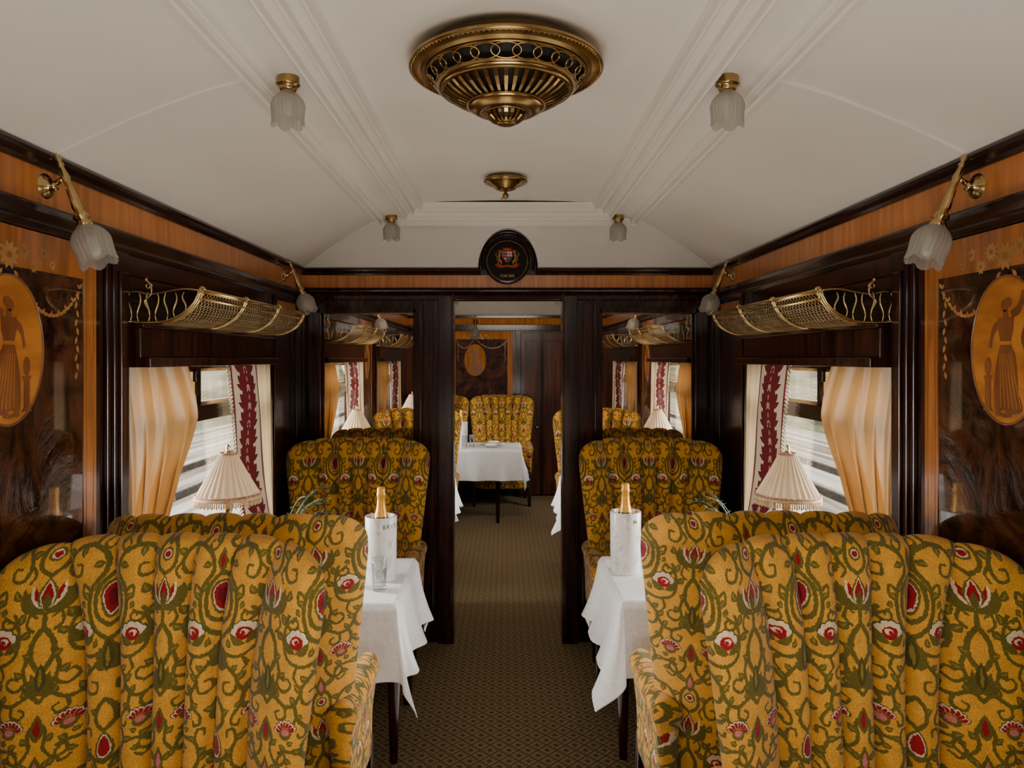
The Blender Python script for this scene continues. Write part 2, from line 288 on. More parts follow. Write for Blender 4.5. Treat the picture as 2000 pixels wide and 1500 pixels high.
# ------------------------------------------------------------------ mesh builder
class MB:
    def __init__(s): s.v=[];s.f=[];s.m=[];s.s=[];s.uv=[]
    def add(s,verts,faces,mi=0,smooth=False,uv=None,M=None):
        o=len(s.v)
        if M is not None: verts=[tuple(M@Vector(v)) for v in verts]
        s.v+=[tuple(v) for v in verts]; s.f+=[tuple(i+o for i in f) for f in faces]
        s.m+=[mi]*len(faces); s.s+=[smooth]*len(faces); s.uv+=list(uv) if uv is not None else [(0,0)]*len(verts); return s
    def box(s,x0,x1,y0,y1,z0,z1,mi=0,M=None):
        v=[(x,y,z) for x in (x0,x1) for y in (y0,y1) for z in (z0,z1)]
        return s.add(v,[(0,1,3,2),(4,6,7,5),(0,4,5,1),(2,3,7,6),(0,2,6,4),(1,5,7,3)],mi,M=M)
    def lathe(s,prof,n=32,mi=0,M=None,smooth=True,mod=None,close=False):
        v=[];f=[]
        for j,(r,z) in enumerate(prof):
            for i in range(n):
                a=2*PI*i/n; rr=r if mod is None else mod(r,z,a,j)
                if isinstance(rr,tuple): rr,zz=rr
                else: zz=z
                v.append((rr*cos(a),rr*sin(a),zz))
        m=len(prof)
        for j in range(m-1 if not close else m):
            for i in range(n):
                k=(i+1)%n; jj=(j+1)%m; f.append((j*n+i,j*n+k,jj*n+k,jj*n+i))
        return s.add(v,f,mi,smooth,M=M)
    def tube(s,pts,r,n=8,mi=0,closed=False,M=None,caps=True):
        pts=[Vector(p) for p in pts]; m=len(pts); v=[];f=[]
        rs=r if isinstance(r,(list,tuple)) else [r]*m
        t0=(pts[1]-pts[0]).normalized(); ref=Vector((0,0,1)) if abs(t0.z)<.9 else Vector((1,0,0))
        for i,p in enumerate(pts):
            if closed: t=(pts[(i+1)%m]-pts[i-1])
            else: t=pts[min(i+1,m-1)]-pts[max(i-1,0)]
            if t.length<1e-9: t=t0.copy()
            t.normalize(); ref=(ref-t*ref.dot(t))
            if ref.length<1e-5: ref=t.orthogonal()
            ref.normalize(); bn=t.cross(ref)
            for k in range(n):
                a=2*PI*k/n+PI/n; v.append(p+(ref*cos(a)+bn*sin(a))*rs[i])
        for i in range(m if closed else m-1):
            j=(i+1)%m
            for k in range(n):
                l=(k+1)%n; f.append((i*n+k,i*n+l,j*n+l,j*n+k))
        if not closed and caps: f.append(tuple(range(n))[::-1]); f.append(tuple((m-1)*n+k for k in range(n)))
        return s.add(v,f,mi,n>4,M=M)
    def prism(s,prof,axis,a0,a1,mi=0,M=None,smooth=False):
        n=len(prof); g={'y':lambda p,a:(p[0],a,p[1]),'x':lambda p,a:(a,p[0],p[1]),'z':lambda p,a:(p[0],p[1],a)}[axis]
        v=[g(p,a0) for p in prof]+[g(p,a1) for p in prof]
        f=[(i,(i+1)%n,(i+1)%n+n,i+n) for i in range(n)]+[tuple(range(n))[::-1],tuple(range(n,2*n))]
        return s.add(v,f,mi,smooth,M=M)
    def grid(s,fn,nu,nv,mi=0,uvf=None,M=None):
        v=[];uv=[];f=[]
        for j in range(nv):
            for i in range(nu):
                p=fn(i/(nu-1),j/(nv-1)); v.append(p); uv.append(uvf(i/(nu-1),j/(nv-1),p) if uvf else (0,0))
        for j in range(nv-1):
            for i in range(nu-1): f.append((j*nu+i,j*nu+i+1,(j+1)*nu+i+1,(j+1)*nu+i))
        return s.add(v,f,mi,True,uv,M)
    def sbox(s,c,a,e=.35,nu=40,nv=24,mi=0,uvf=None,M=None):
        def sg(x,p): return math.copysign(abs(x)**p,x)
        v=[];f=[]
        for j in range(nv+1):
            ph=-PI/2+PI*j/nv
            for i in range(nu):
                th=2*PI*i/nu
                v.append((c[0]+a[0]*sg(cos(ph),e)*sg(cos(th),e),c[1]+a[1]*sg(cos(ph),e)*sg(sin(th),e),c[2]+a[2]*sg(sin(ph),e)))
        for j in range(nv):
            for i in range(nu):
                k=(i+1)%nu; f.append((j*nu+i,j*nu+k,(j+1)*nu+k,(j+1)*nu+i))
        return s.add(v,f,mi,True,[uvf(p) for p in v] if uvf else None,M)
    def obj(s,name,mats,parent=None,label=None,cat=None,kind=None,group=None,weld=0,recalc=True,bevel=0,loc=None,rot=None):
        me=bpy.data.meshes.new(name); me.from_pydata(s.v,[],s.f)
        for m in (mats if isinstance(mats,(list,tuple)) else [mats]): me.materials.append(m)
        me.polygons.foreach_set('material_index',s.m); me.polygons.foreach_set('use_smooth',s.s)
        ul=me.uv_layers.new(name='UVMap'); vi=np.zeros(len(me.loops),dtype=np.int32); me.loops.foreach_get('vertex_index',vi)
        ul.data.foreach_set('uv',np.array(s.uv,dtype=np.float32)[vi].ravel())
        if weld or recalc:
            bm=bmesh.new(); bm.from_mesh(me)
            if weld: bmesh.ops.remove_doubles(bm,verts=bm.verts,dist=weld)
            if recalc: bmesh.ops.recalc_face_normals(bm,faces=bm.faces)
            bm.to_mesh(me); bm.free()
        me.update()
        o=bpy.data.objects.new(name,me); COL.objects.link(o)
        if bevel:
            bv=o.modifiers.new('bev','BEVEL'); bv.width=bevel; bv.segments=2; bv.limit_method='ANGLE'
        if parent: o.parent=parent
        if loc: o.location=loc
        if rot is not None: o.rotation_euler=(0,0,rot)
        tag(o,label,cat,kind,group); return o
def tag(o,label=None,cat=None,kind=None,group=None):
    if label: o['label']=label
    if cat: o['category']=cat
    if kind: o['kind']=kind
    if group: o['group']=group
def thing(name,label,cat,loc,rot=0,group=None):
    e=bpy.data.objects.new(name,None); e.empty_display_size=.1; COL.objects.link(e); e.location=loc; e.rotation_euler=(0,0,rot); tag(e,label,cat,None,group); return e
def copy_tree(src,loc,rot=None,label=None):
    n=src.copy(); COL.objects.link(n); n.location=loc
    if rot is not None: n.rotation_euler=(0,0,rot)
    if label: n['label']=label
    def rec(a,b_):
        for c in a.children:
            k=c.copy(); COL.objects.link(k); k.parent=b_; rec(c,k)
    rec(src,n); return n

# ------------------------------------------------------------------ layout
WX=1.19; Y0=-.9; Y1=8.57; PY=4.14; PT=.07
ZW0,ZW1=.85,1.62; HW=.63
BAYS=[.75,2.83,5.05,7.05]
MB().box(-1.3,1.3,Y0,Y1+.1,-.06,0).obj('floor',m_carpet,kind='structure',label='carpeted floor with small tan lattice pattern')
XO=.672; ZO=2.352; EC=.44; CE=1.30
rings=[]
for k in range(17):
    t=k/16; rings.append((WX-(WX-XO)*t, 2.15+(ZO-2.15)*(1-(1-t)**CE), EC*t))
def yin(x): return EC+(XO-x)*.38
for x,z in [(.670,2.344),(.668,2.332),(.661,2.325),(.654,2.329),(.652,2.342),(.643,2.350),(.640,2.340),(.633,2.333),(.627,2.338),(.624,2.350),(.618,2.358),
       (.530,2.364),(.528,2.351),(.521,2.345),(.515,2.349),(.512,2.366),(.494,2.380),(.491,2.370),(.484,2.367),(.479,2.372),(.476,2.390),(.450,2.398),(.447,2.388),(.441,2.385),(.436,2.389),(.433,2.406),(.428,2.420),(.415,2.426)]:
    rings.append((x,z,yin(x)))
def ceil_section(ya,yb,lunette=False):
    mb=MB(); n=len(rings)
    v=[];f=[]
    for (x,z,iy) in rings: v+=[(-x,ya+iy,z),(-x,yb-iy,z),(x,yb-iy,z),(x,ya+iy,z)]
    for i in range(n-1):
        a=4*i; b_=4*(i+1)
        for e in range(4):
            if lunette and e==1 and i<16: continue
            g=(e+1)%4; f.append((a+e,a+g,b_+g,b_+e))
    mb.add(v,f)
    x,z,iy=rings[-1]
    mb.grid(lambda u,w:(-x+2*x*u,ya+iy+(yb-ya-2*iy)*w,z+.008*sin(PI*u)),9,2)
    if lunette:
        LX=.172; LN=14
        def covey(zz):
            t=1-(max(0,1-(zz-2.15)/(ZO-2.15)))**(1/CE); return yb-EC*t,t
        for s in (-1,1):
            v=[];f=[]
            for k in range(17):
                X_,Z_,I_=rings[k]; v+=[(s*X_,yb-I_,Z_),(s*LX,yb-I_,Z_)]
            for k in range(16): f.append((2*k,2*k+1,2*k+3,2*k+2))
            mb.add(v,f,0,True)
        ths=np.linspace(0,PI,33); v=[];f=[]; rim=[]
        for th in ths:
            zr=2.150+.178*sin(th); yr,tr=covey(zr); rim.append((LX*cos(th),yr,zr))
            for k in range(LN+1):
                t=tr+(1-tr)*k/LN; v.append((LX*cos(th),yb-EC*t,2.15+(ZO-2.15)*(1-(1-t)**CE)))
        for i in range(32):
            for k in range(LN): a=i*(LN+1)+k; f.append((a,a+1,a+LN+2,a+LN+1))
        mb.add(v,f,0,True)
        v=[];f=[]
        for i,th in enumerate(ths): v+=[rim[i],(LX*cos(th)*1.02,yb+.0,2.15+.232*sin(th))]
        for i in range(32): f.append((2*i,2*i+1,2*i+3,2*i+2))
        mb.add(v,f,0,True)
    return mb
ROOF=MB(); ROOF.box(-1.29,1.29,Y0-.08,Y1+.08,2.46,2.52)
c1=ceil_section(Y0,PY,True); c2=ceil_section(PY+PT,Y1)
c1.add(c2.v,c2.f,0,False)
c1.add(ROOF.v,ROOF.f)
c1.obj('ceiling',m_white,kind='structure',label='white coved ceiling with moulded tray',recalc=True)
def rib(name,y,w=.010):
    mb=MB()
    for s in (-1,1):
        for i in range(16):
            (xa,za,_),(xb,zb,_)=rings[i],rings[i+1]
            mb.prism([(s*xa,za+.002),(s*xb,zb+.002),(s*xb*.999,zb-.004),(s*xa*.999,za-.004)],'y',y-w/2,y+w/2)
    mb.obj(name,m_white2,kind='structure',label='thin white ceiling rib moulding')
rib('trim_1',1.835); rib('trim_2',6.1)
mb=MB()
for s in (-1,1):
    for (yb,sg) in ((PY,-1),(PY+PT,1),(Y1,-1)):
        mb.tube([(s*rings[k][0],yb+sg*rings[k][2],rings[k][1]) for k in range(17)],.006,6)
mb.obj('trim_3',m_white2,kind='structure',label='white hip beads at the corners of the ceiling cove')

def wallside(s,nm):
    X=lambda p: s*(WX-p)
    def bx(mb,p0,p1,y0,y1,z0,z1,mi=0):
        a,b_=sorted((X(p0),X(p1))); mb.box(a,b_,y0,y1,z0,z1,mi)
    mb=MB()
    bx(mb,-.1,0,Y0,Y1,0,ZW0); bx(mb,-.1,0,Y0,Y1,ZW1,2.16); bx(mb,-.1,-.005,Y0,Y1,2.16,2.5)
    ys=[Y0]
    for c in BAYS: ys+=[c-HW,c+HW]
    ys.append(Y1)
    for i in range(0,len(ys),2): bx(mb,-.1,0,ys[i],ys[i+1],ZW0,ZW1)
    mb.obj('wall_'+nm,m_dark,kind='structure',label='dark mahogany panelled carriage wall')
    mb=MB()
    for c in BAYS:
        for d in (-1,1):
            a,b_=sorted((c+d*(HW+.0),c+d*(HW+.085)))
            bx(mb,0,.022,a,b_,.0,1.96); bx(mb,.022,.032,a+.02,b_-.02,.1,1.90)
            bx(mb,.0,.012,*sorted((c+d*(HW+.085),c+d*(HW+.105))),.0,1.96)
        bx(mb,0,.055,c-HW,c+HW,1.640,1.735); bx(mb,0,.085,c-HW,c+HW,1.612,1.642); bx(mb,0,.065,c-HW,c+HW,1.735,1.748)
        bx(mb,0,.03,c-HW,c+HW,ZW0-.03,ZW0)
        bx(mb,0,.014,c-HW,c+HW,1.90,1.96)
    bx(mb,0,.012,3.62,3.66,.64,1.95); bx(mb,0,.012,4.0,4.04,.64,1.95); bx(mb,0,.012,3.66,4.0,1.80,1.84)
    mb.obj('trim_'+('6' if s<0 else '7'),m_dark,kind='structure',label='dark mahogany pilasters and window headers',bevel=.003)
    mb=MB()
    for c in BAYS: bx(mb,0,.006,c-HW+.02,c+HW-.02,1.765,1.895)
    mb.obj('trim_'+('8' if s<0 else '9'),m_black,kind='structure',label='polished black panels over the windows')
    mb=MB()
    lp=[(0,1.955),(.016,1.96),(.022,1.975),(.018,1.985),(.034,2.0),(.04,2.012),(.034,2.02),(.014,2.025),(0,2.03)]
    mb.prism([(X(p),z) for p,z in lp],'y',Y0,Y1)
    cp=[(0,2.118),(.012,2.12),(.016,2.13),(.03,2.14),(.034,2.15),(0.03,2.158),(0,2.16)]
    mb.prism([(X(p),z) for p,z in cp],'y',Y0,Y1)
    bx(mb,0,.025,Y0,Y1,0,.12); bx(mb,0,.012,Y0,Y1,.60,.64)
    mb.obj('trim_'+('10' if s<0 else '11'),m_darkh,kind='structure',label='dark mahogany ledge and cornice mouldings')
    mb=MB(); bx(mb,0,.005,Y0,Y1,2.028,2.12); bx(mb,0,.006,3.67,3.99,1.85,1.94)
    mb.obj('trim_'+('12' if s<0 else '13'),m_satin,kind='structure',label='orange satinwood frieze')
wallside(-1,'left'); wallside(1,'right')

wi=0
for s in (-1,1):
    for c in BAYS:
        wi+=1; w=MB(); X=lambda p: s*(WX-p)
        def bx(p0,p1,y0,y1,z0,z1,mi=0,mbb=None):
            a,b_=sorted((X(p0),X(p1))); (mbb or w).box(a,b_,y0,y1,z0,z1,mi)
        bx(-.075,-.03,c-HW,c-HW+.035,ZW0,ZW1); bx(-.075,-.03,c+HW-.035,c+HW,ZW0,ZW1)
        bx(-.075,-.03,c-HW,c+HW,ZW0,ZW0+.04); bx(-.075,-.03,c-HW,c+HW,ZW1-.02,ZW1)
        bx(-.08,-.02,c-HW,c+HW,1.395,1.455)
        bx(-.07,-.035,c-.02,c+.02,1.455,ZW1)
        for (a,b_) in ((c-HW+.035,c-.02),(c+.02,c+HW-.035)):
            bx(-.065,-.045,a,a+.012,1.455,ZW1-.02,1); bx(-.065,-.045,b_-.012,b_,1.455,ZW1-.02,1); bx(-.065,-.045,a,b_,1.455,1.467,1); bx(-.065,-.045,a,b_,ZW1-.032,ZW1-.02,1)
        bx(-.03,-.012,c-.09,c-.05,1.50,1.55,1)
        wo=w.obj('window_%d'%wi,[m_darkh,m_brassd],kind='structure',label='wooden carriage window with upper ventilator panes')
        g=MB(); bx(-.056,-.053,c-HW+.03,c+HW-.03,ZW0+.03,ZW1-.01,0,g); g.obj('window_pane',m_pane,parent=wo)

def partition():
    y0,y1=PY,PY+PT
    mb=MB()
    for s in (-1,1):
        def bx(a,b_,ya,yb,z0,z1,mi=0):
            p,q=sorted((s*a,s*b_)); mb.box(p,q,ya,yb,z0,z1,mi)
        bx(1.095,1.19,y0,y1,0,2.16); bx(.53,1.095,y0,y1,0,.96); bx(.53,1.095,y0,y1,1.90,2.16); bx(.322,.53,y0,y1,0,2.16)
        for sd,(ya,yb) in enumerate(((y0-.02,y0),(y1,y1+.02))):
            bx(.505,.545,ya,yb,0,1.98); bx(.43,.49,ya+.010*(1-sd),yb-.010*sd,0.12,1.96); bx(.322,.40,ya-.006*(1-sd),yb+.006*sd,0,2.0)
            bx(1.08,1.12,ya,yb,.1,1.95)
            bx(.53,1.10,ya,yb,1.90,1.93); bx(.53,1.10,ya,yb,.93,.97)
            bx(.60,1.03,ya+.008*(1-sd),yb-.008*sd,.2,.86)
        bx(.312,.323,y0-.026,y1+.026,0,2.02)
    mb.box(-.322,.322,y0,y1,2.015,2.16)
    mb.obj('wall_partition',m_dark,kind='structure',label='dark mahogany partition with doorway and two glazed openings',bevel=.003)
    mb=MB()
    lp=[(0,1.975),(.018,1.98),(.026,2.0),(.022,2.008),(.04,2.022),(.045,2.032),(.034,2.042),(.014,2.048),(0,2.05)]
    cp=[(0,2.118),(.012,2.12),(.016,2.13),(.03,2.14),(.034,2.15),(0.03,2.158),(0,2.16)]
    mb.prism([(y0-a,z) for a,z in lp],'x',-1.19,1.19); mb.prism([(y1+a,z) for a,z in lp],'x',-1.19,1.19); mb.prism([(y1+a,z) for a,z in cp],'x',-1.19,1.19)
    for s in (-1,1): mb.prism([(y0-a,z) for a,z in cp],'x',*sorted((s*1.19,s*.158)))
    cz=2.205
    board=[(.162*cos(t),cz+.162*sin(t)) for t in np.linspace(-.35,PI+.35,32)]
    mb.prism(board,'y',y0-.012,y0+.0)
    for (r,tk,dy) in ((.162,.013,.022),(.144,.007,.026)):
        mb.tube([(r*cos(t),y0-dy,cz+r*sin(t)) for t in np.linspace(-.38,PI+.38,40)],tk,8)
    mb.obj('trim_14',m_darkh,kind='structure',label='dark cornice and arched moulding on the partition')
    mb=MB(); mb.box(-1.19,1.19,y0-.005,y0,2.048,2.12); mb.box(-1.19,1.19,y1,y1+.005,2.048,2.12)
    mb.obj('trim_15',m_satin,kind='structure',label='orange satinwood frieze on the partition')
    mb=MB(); mb.box(-1.19,1.19,y0+.001,y1-.001,2.155,2.5)
    mb.obj('trim_16',m_white,kind='structure',label='white painted panel above the partition')
    for i,s in enumerate((-1,1)):
        a,b_=sorted((s*.53,s*1.095)); MB().box(a,b_,y0+.03,y0+.034,.96,1.90).obj('window_%d'%(9+i),m_pane2,kind='structure',label='interior glazed panel in the partition')
partition()

mb=MB(); mb.box(-1.29,1.29,Y1,Y1+.08,0,2.75); mb.obj('wall_end',m_red,kind='structure',label='mahogany end wall')
mb=MB(); mb.box(-1.19,1.19,Y1-.008,Y1,2.04,2.12); mb.obj('trim_18',m_satin3,kind='structure',label='orange satinwood frieze on the end wall')
mb=MB(); mb.box(-1.19,1.19,Y1-.04,Y1,1.97,2.04); mb.box(-1.19,1.19,Y1-.03,Y1,2.12,2.155); mb.box(.11,.17,Y1-.04,Y1,0,1.97); mb.box(.40,.44,Y1-.03,Y1,0,1.97); mb.box(.74,.80,Y1-.04,Y1,0,1.97); mb.box(-1.19,1.19,Y1-.02,Y1,0,.14)
mb.obj('trim_19',m_dark,kind='structure',label='dark mahogany mouldings on the end wall',bevel=.003)
mb=MB(); mb.box(.17,.74,Y1-.022,Y1,.02,1.95); mb.box(.23,.38,Y1-.03,Y1-.02,1.0,1.85); mb.box(.46,.68,Y1-.03,Y1-.02,1.0,1.85); mb.box(.23,.38,Y1-.03,Y1-.02,.15,.7); mb.box(.46,.68,Y1-.03,Y1-.02,.15,.7)
d=mb.obj('door_1',m_red,kind='structure',label='mahogany end door with brass handle',bevel=.004)
MB().tube([(.36,Y1-.03,.82),(.36,Y1-.06,.82)],.008).sbox((.36,Y1-.065,.82),(.02,.012,.02),1).obj('door_handle',m_brass,parent=d)
mb=MB(); mb.box(-1.29,1.29,Y0-.08,Y0,0,2.75); mb.obj('wall_back',m_red,kind='structure',label='mahogany wall behind the first seats')

# ------------------------------------------------------------------ marquetry panels
def figure(mb,cx,cz,rx,rz,y,mi,mil,flip=1):
    def P_(pts,m,dy=0): mb.prism([(cx+flip*a*rx,cz+b_*rz) for a,b_ in pts],'y',y,y+.0015+dy,m)
    def el(a,b_,r1,r2,m,dy=0): P_([(a+r1*cos(t),b_+r2*sin(t)) for t in np.linspace(0,2*PI,18,endpoint=False)],m,dy)
    el(-.02,.60,.10,.085,mi); el(.06,.64,.10,.07,mi,.0003); P_([(-.05,.54),(.06,.54),(.08,.44),(-.08,.44)],mi)
    P_([(-.20,.44),(.22,.44),(.20,.25),(.14,.10),(.20,-.02),(-.18,-.02),(-.13,.10),(-.20,.28)],mi,.0002)
    P_(bez([(-.18,0),(.20,0),(.30,-.25),(.34,-.55),(.44,-.80),(.10,-.86),(-.05,-.80),(-.28,-.84),(-.32,-.5),(-.26,-.2)],5),mi,.0001)
    for k in range(6):
        a=-.14+.06*k; P_(bez([(a,-.05),(a+.02+.02*k,-.40),(a+.03+.05*k,-.78)],5)+bez([(a+.012+.05*k,-.78),(a+.004+.02*k,-.40),(a-.012,-.05)],5),mil,.0006)
    P_([(-.12,.12),(.14,.12),(.15,.07),(-.13,.07)],mil,.0006)
    P_(bez([(-.17,.42),(-.36,.32),(-.46,.05)],5)+bez([(-.40,.03),(-.32,.22),(-.14,.32)],5),mi,.0003)
    P_(bez([(.18,.42),(.40,.50),(.50,.75)],5)+bez([(.44,.78),(.34,.60),(.14,.52)],5),mi,.0003)
    P_(bez([(.48,.76),(.66,.45),(.52,.2),(.66,-.1),(.55,-.4)],6)+bez([(.50,-.36),(.54,-.1),(.42,.15),(.54,.42),(.42,.70)],6),mi,.0002)
    P_([(-.62,-.35),(-.38,-.35),(-.42,-.42),(-.42,-.78),(-.36,-.84),(-.64,-.84),(-.58,-.78),(-.58,-.42)],mi,.0003)
    el(-.50,-.22,.09,.13,mi,.0003); el(.02,-.88,.14,.03,mi); el(-.2,-.87,.09,.03,mi)
def marquetry(name_loc,rot,w,z0,z1,ovz,label,rx=.125,rz=.178,flip=1,b_=.060,ovx=0,mf=None,mo=None):
    e=thing('marquetry_panel',label,'wall panel',name_loc,rot,'inlaid wall panels')
    h=w/2
    MB().box(-h+b_,h-b_,.001,.006,z0+b_,z1-b_*1.6).obj('panel_field',mf or m_burl,parent=e)
    mb=MB(); mb.box(-h,-h+b_,.001,.008,z0,z1); mb.box(h-b_,h,.001,.008,z0,z1); mb.box(-h+b_,h-b_,.001,.008,z1-b_*1.6,z1); mb.box(-h+b_,h-b_,.001,.008,z0,z0+b_)
    for q in (-h+b_*.25,-h+b_*.8,h-b_*.25,h-b_*.8): mb.box(q-.0015,q+.0015,.008,.0085,z0,z1,1)
    mb.obj('panel_border',[mo or m_satin2,m_inlay],parent=e)
    mb=MB(); n=48
    mb.prism([(ovx+rx*cos(t),ovz+rz*sin(t)) for t in np.linspace(0,2*PI,n,endpoint=False)],'y',.004,.0075,0)
    mb.tube([(ovx+rx*cos(t),.0075,ovz+rz*sin(t)) for t in np.linspace(0,2*PI,n,endpoint=False)],.003,6,1,closed=True)
    figure(mb,ovx,ovz,rx,rz,.0075,2,0,flip)
    mb.obj('medallion',[m_satin3 if mo else m_satinh,m_inlay,m_inlay],parent=e,label='oval satinwood medallion with a draped figure')
    mb=MB()
    def leaf(x,z,a,l,wd,mi=0,yy=.0055):
        c,s_=cos(a),sin(a); pts=[]
        for k in range(7):
            t=k/6; pts.append((l*t,wd*sin(PI*t)*.5))
        pts=pts+[(p,-q) for p,q in pts[::-1][1:-1]]
        mb.prism([(x+p*c-q*s_,z+p*s_+q*c) for p,q in pts],'y',yy,yy+.0012+random.random()*.0004,mi)
    top=z1-.085
    for s in (-1,1):
        hh=h-.10-s*ovx
        for k in range(18):
            t=k/17; x=ovx+s*(.02+t*hh); z=top-.02-.09*sin(PI*t)**.8-.02*t
            leaf(x,z,(-.8+1.6*t)*1.0 if s>0 else PI-(-.8+1.6*t),.022,.010)
            if k%2: leaf(x,z,(.4+1.6*t) if s>0 else PI-(.4+1.6*t),.014,.007)
        for k in range(10):
            leaf(ovx+s*(hh+.01),top-.05-k*.024,-PI/2-.3*s*(1 if k%2 else -1),.022,.010)
    for (fx,fz,sc_) in ((0,.015,1.0),(-.050,.032,.7),(.050,.032,.7),(-.088,.0,.55),(.088,.0,.55),(-.125,.035,.5),(.125,.035,.5),(-.16,.01,.4),(.16,.01,.4)):
        if abs(fx+ovx)>h-.05: continue
        for k in range(10):
            a=2*PI*k/10; leaf(ovx+fx+.007*cos(a)*sc_,top+fz+.007*sin(a)*sc_,a,.028*sc_,.013*sc_,0,.0078)
    mb.obj('garland_inlay',m_inlayl,parent=e,label='pale flower and leaf garland inlay')
    return e
zz0=.70
marquetry((-WX,1.73,0),-PI/2,.63,zz0,1.955,1.66,'glossy burl walnut marquetry panel with draped figure medallion',ovx=.045)
marquetry((WX,1.73,0),PI/2,.63,zz0,1.955,1.66,'glossy burl walnut marquetry panel with draped figure medallion',flip=-1,ovx=-.015)
marquetry((-.30,Y1,0),PI,.74,.95,1.965,1.62,'burl walnut marquetry panel on the end wall',rx=.13,rz=.19,b_=.06,mf=m_burl2,mo=m_satin3,ovx=.075)
for s in (-1,1):
    marquetry((s*WX,6.05,0),PI/2 if s>0 else -PI/2,.46,zz0,1.955,1.62,'burl walnut marquetry panel between windows',rx=.10,rz=.15,b_=.04,mf=m_burl2)

# ------------------------------------------------------------------ chair
def chair():
    e=thing('dining_chair','golden tapestry wing armchair with floral vines','armchair',(0,0,0),0,'tapestry armchairs')
    NU,NV=231,84; z0=.20
    def q_of(x,v): return x/(.072*(1+.38*v**6))
    def bump(q):
        a=abs(q)
        if a<2.5:
            fr=(q+2.5)%1.0; return 1.0*math.sqrt(max(0,1-abs(2*fr-1)**2.2))-.5
        return -.5+1.0*(1-math.exp(-(a-2.5)*3.0))
    rows={0:[],1:[]}; uvs={0:[],1:[]}
    for side in (0,1):
        for j in range(NV):
            tv=j/(NV-1); v=sin(tv*PI/2)
            for i in range(NU):
                t=-1+2*i/(NU-1); u=sin(t*PI/2)
                W=.285+.090*min(1,v*1.05)**1.15
                x=u*W; q=q_of(x,v); bq=bump(q)
                H=1.196+.016*(1-u*u)+.013*bq
                c=(abs(u)-.66)/.34
                if c>0: H-=.080*(1-math.sqrt(max(0,1-c**2.2)))
                z=z0+v*(H-z0)
                y=.055*max(0,(z-.4))/.8
                wg=max(0,(abs(u)-.45)/.55); y-=.100*wg**1.4
                T=.10; g=math.sqrt(max(0,1-abs(u)**8))*math.sqrt(max(0,1-v**24))
                if side==0:
                    yy=y-(T/2)*g-.052*bq*g
                else:
                    d=(z-(H-.055))/.035
                    yy=y+(T/2)*g+.030*math.exp(-d*d)*g+.006*bq*g*v**4
                rows[side].append((x,yy,z)); uvs[side].append(((x*1.10+.14)/.28,(z-.735)/.5))
    mb=MB()
    for side in (0,1):
        f=[]
        for j in range(NV-1):
            for i in range(NU-1):
                a=(j*NU+i,j*NU+i+1,(j+1)*NU+i+1,(j+1)*NU+i); f.append(a if side==0 else a[::-1])
        mb.add(rows[side],f,0,True,uvs[side])
    mb.obj('backrest',m_fab,parent=e,weld=.0004)
    uvf=lambda p:((p[0]*1.0+.14)/.28,(p[2]+.6-p[1])/.5)
    uvs_=lambda p:((p[1]+p[0]*.3)/.28,(p[2]-.2)/.5)
    mb=MB(); mb.sbox((0,-.27,.385),(.275,.27,.085),.35,48,24,uvf=uvf); mb.obj('seat_cushion',m_fab,parent=e)
    mb=MB(); mb.sbox((0,-.25,.27),(.28,.255,.065),.22,48,16,uvf=uvf); mb.obj('seat_rail',m_fab,parent=e,label='upholstered seat rail')
    for s in (-1,1):
        sec=[]
        for k in range(24):
            a=-PI*.22+ (PI*1.44)*k/23; sec.append((.040*cos(a),.042*sin(a)))
        sec+=[(-.024,-.12),(-.022,-.20),(-.020,-.27),(.020,-.27),(.022,-.20),(.024,-.12)]
        ns=len(sec); v=[];f=[];st=22
        for j in range(st):
            t=j/(st-1); y=.02-.42*t; r=1.0
            if t>.86: r=math.sqrt(max(0.0,1-((t-.86)/.14)**2))*.9+.1
            if j==st-1: r=.02
            top=.632-.012*t
            for (a,b_) in sec:
                bz=b_
                v.append((s*(.312+a*r*(1.05)),y-(0.02 if bz>-.06 else -.03)*t,top+(bz*r if bz>-.06 else -.05+ (bz+.05)*1.0 if r>.3 else -.03+(bz+.03)*.8)))
        for j in range(st-1):
            for k in range(ns):
                l=(k+1)%ns; f.append((j*ns+k,j*ns+l,(j+1)*ns+l,(j+1)*ns+k))
        f.append(tuple(range(ns))); f.append(tuple((st-1)*ns+k for k in range(ns)))
        mb=MB(); mb.add(v,f,0,True,[uvs_(p) for p in v]); mb.obj('arm',m_fab,parent=e)
    for (x,y,dy,h) in ((-.305,-.37,-.03,.385),(.305,-.37,-.03,.385),(-.27,.03,.05,.27),(.27,.03,.05,.27)):
        mb=MB(); sts=[(0,.016),(.03,.019),(.10,.021),(.2,.024),(h,.022)]; v=[];f=[]
        for z,r in sts:
            k=dy*(1-z/h)
            v+=[(x-r,y-r+k,z),(x+r,y-r+k,z),(x+r,y+r+k,z),(x-r,y+r+k,z)]
        for j in range(4):
            for k in range(4): l=(k+1)%4; f.append((j*4+k,j*4+l,(j+1)*4+l,(j+1)*4+k))
        f+=[(3,2,1,0),(16,17,18,19)]
        mb.add(v,f); mb.obj('leg',m_dark,parent=e,bevel=.003)
    return e
ch=chair(); ch.location=(-.80,1.68,0)
base='golden tapestry wing armchair '
ch['label']=base+'with fluted back, backed onto matching chair'
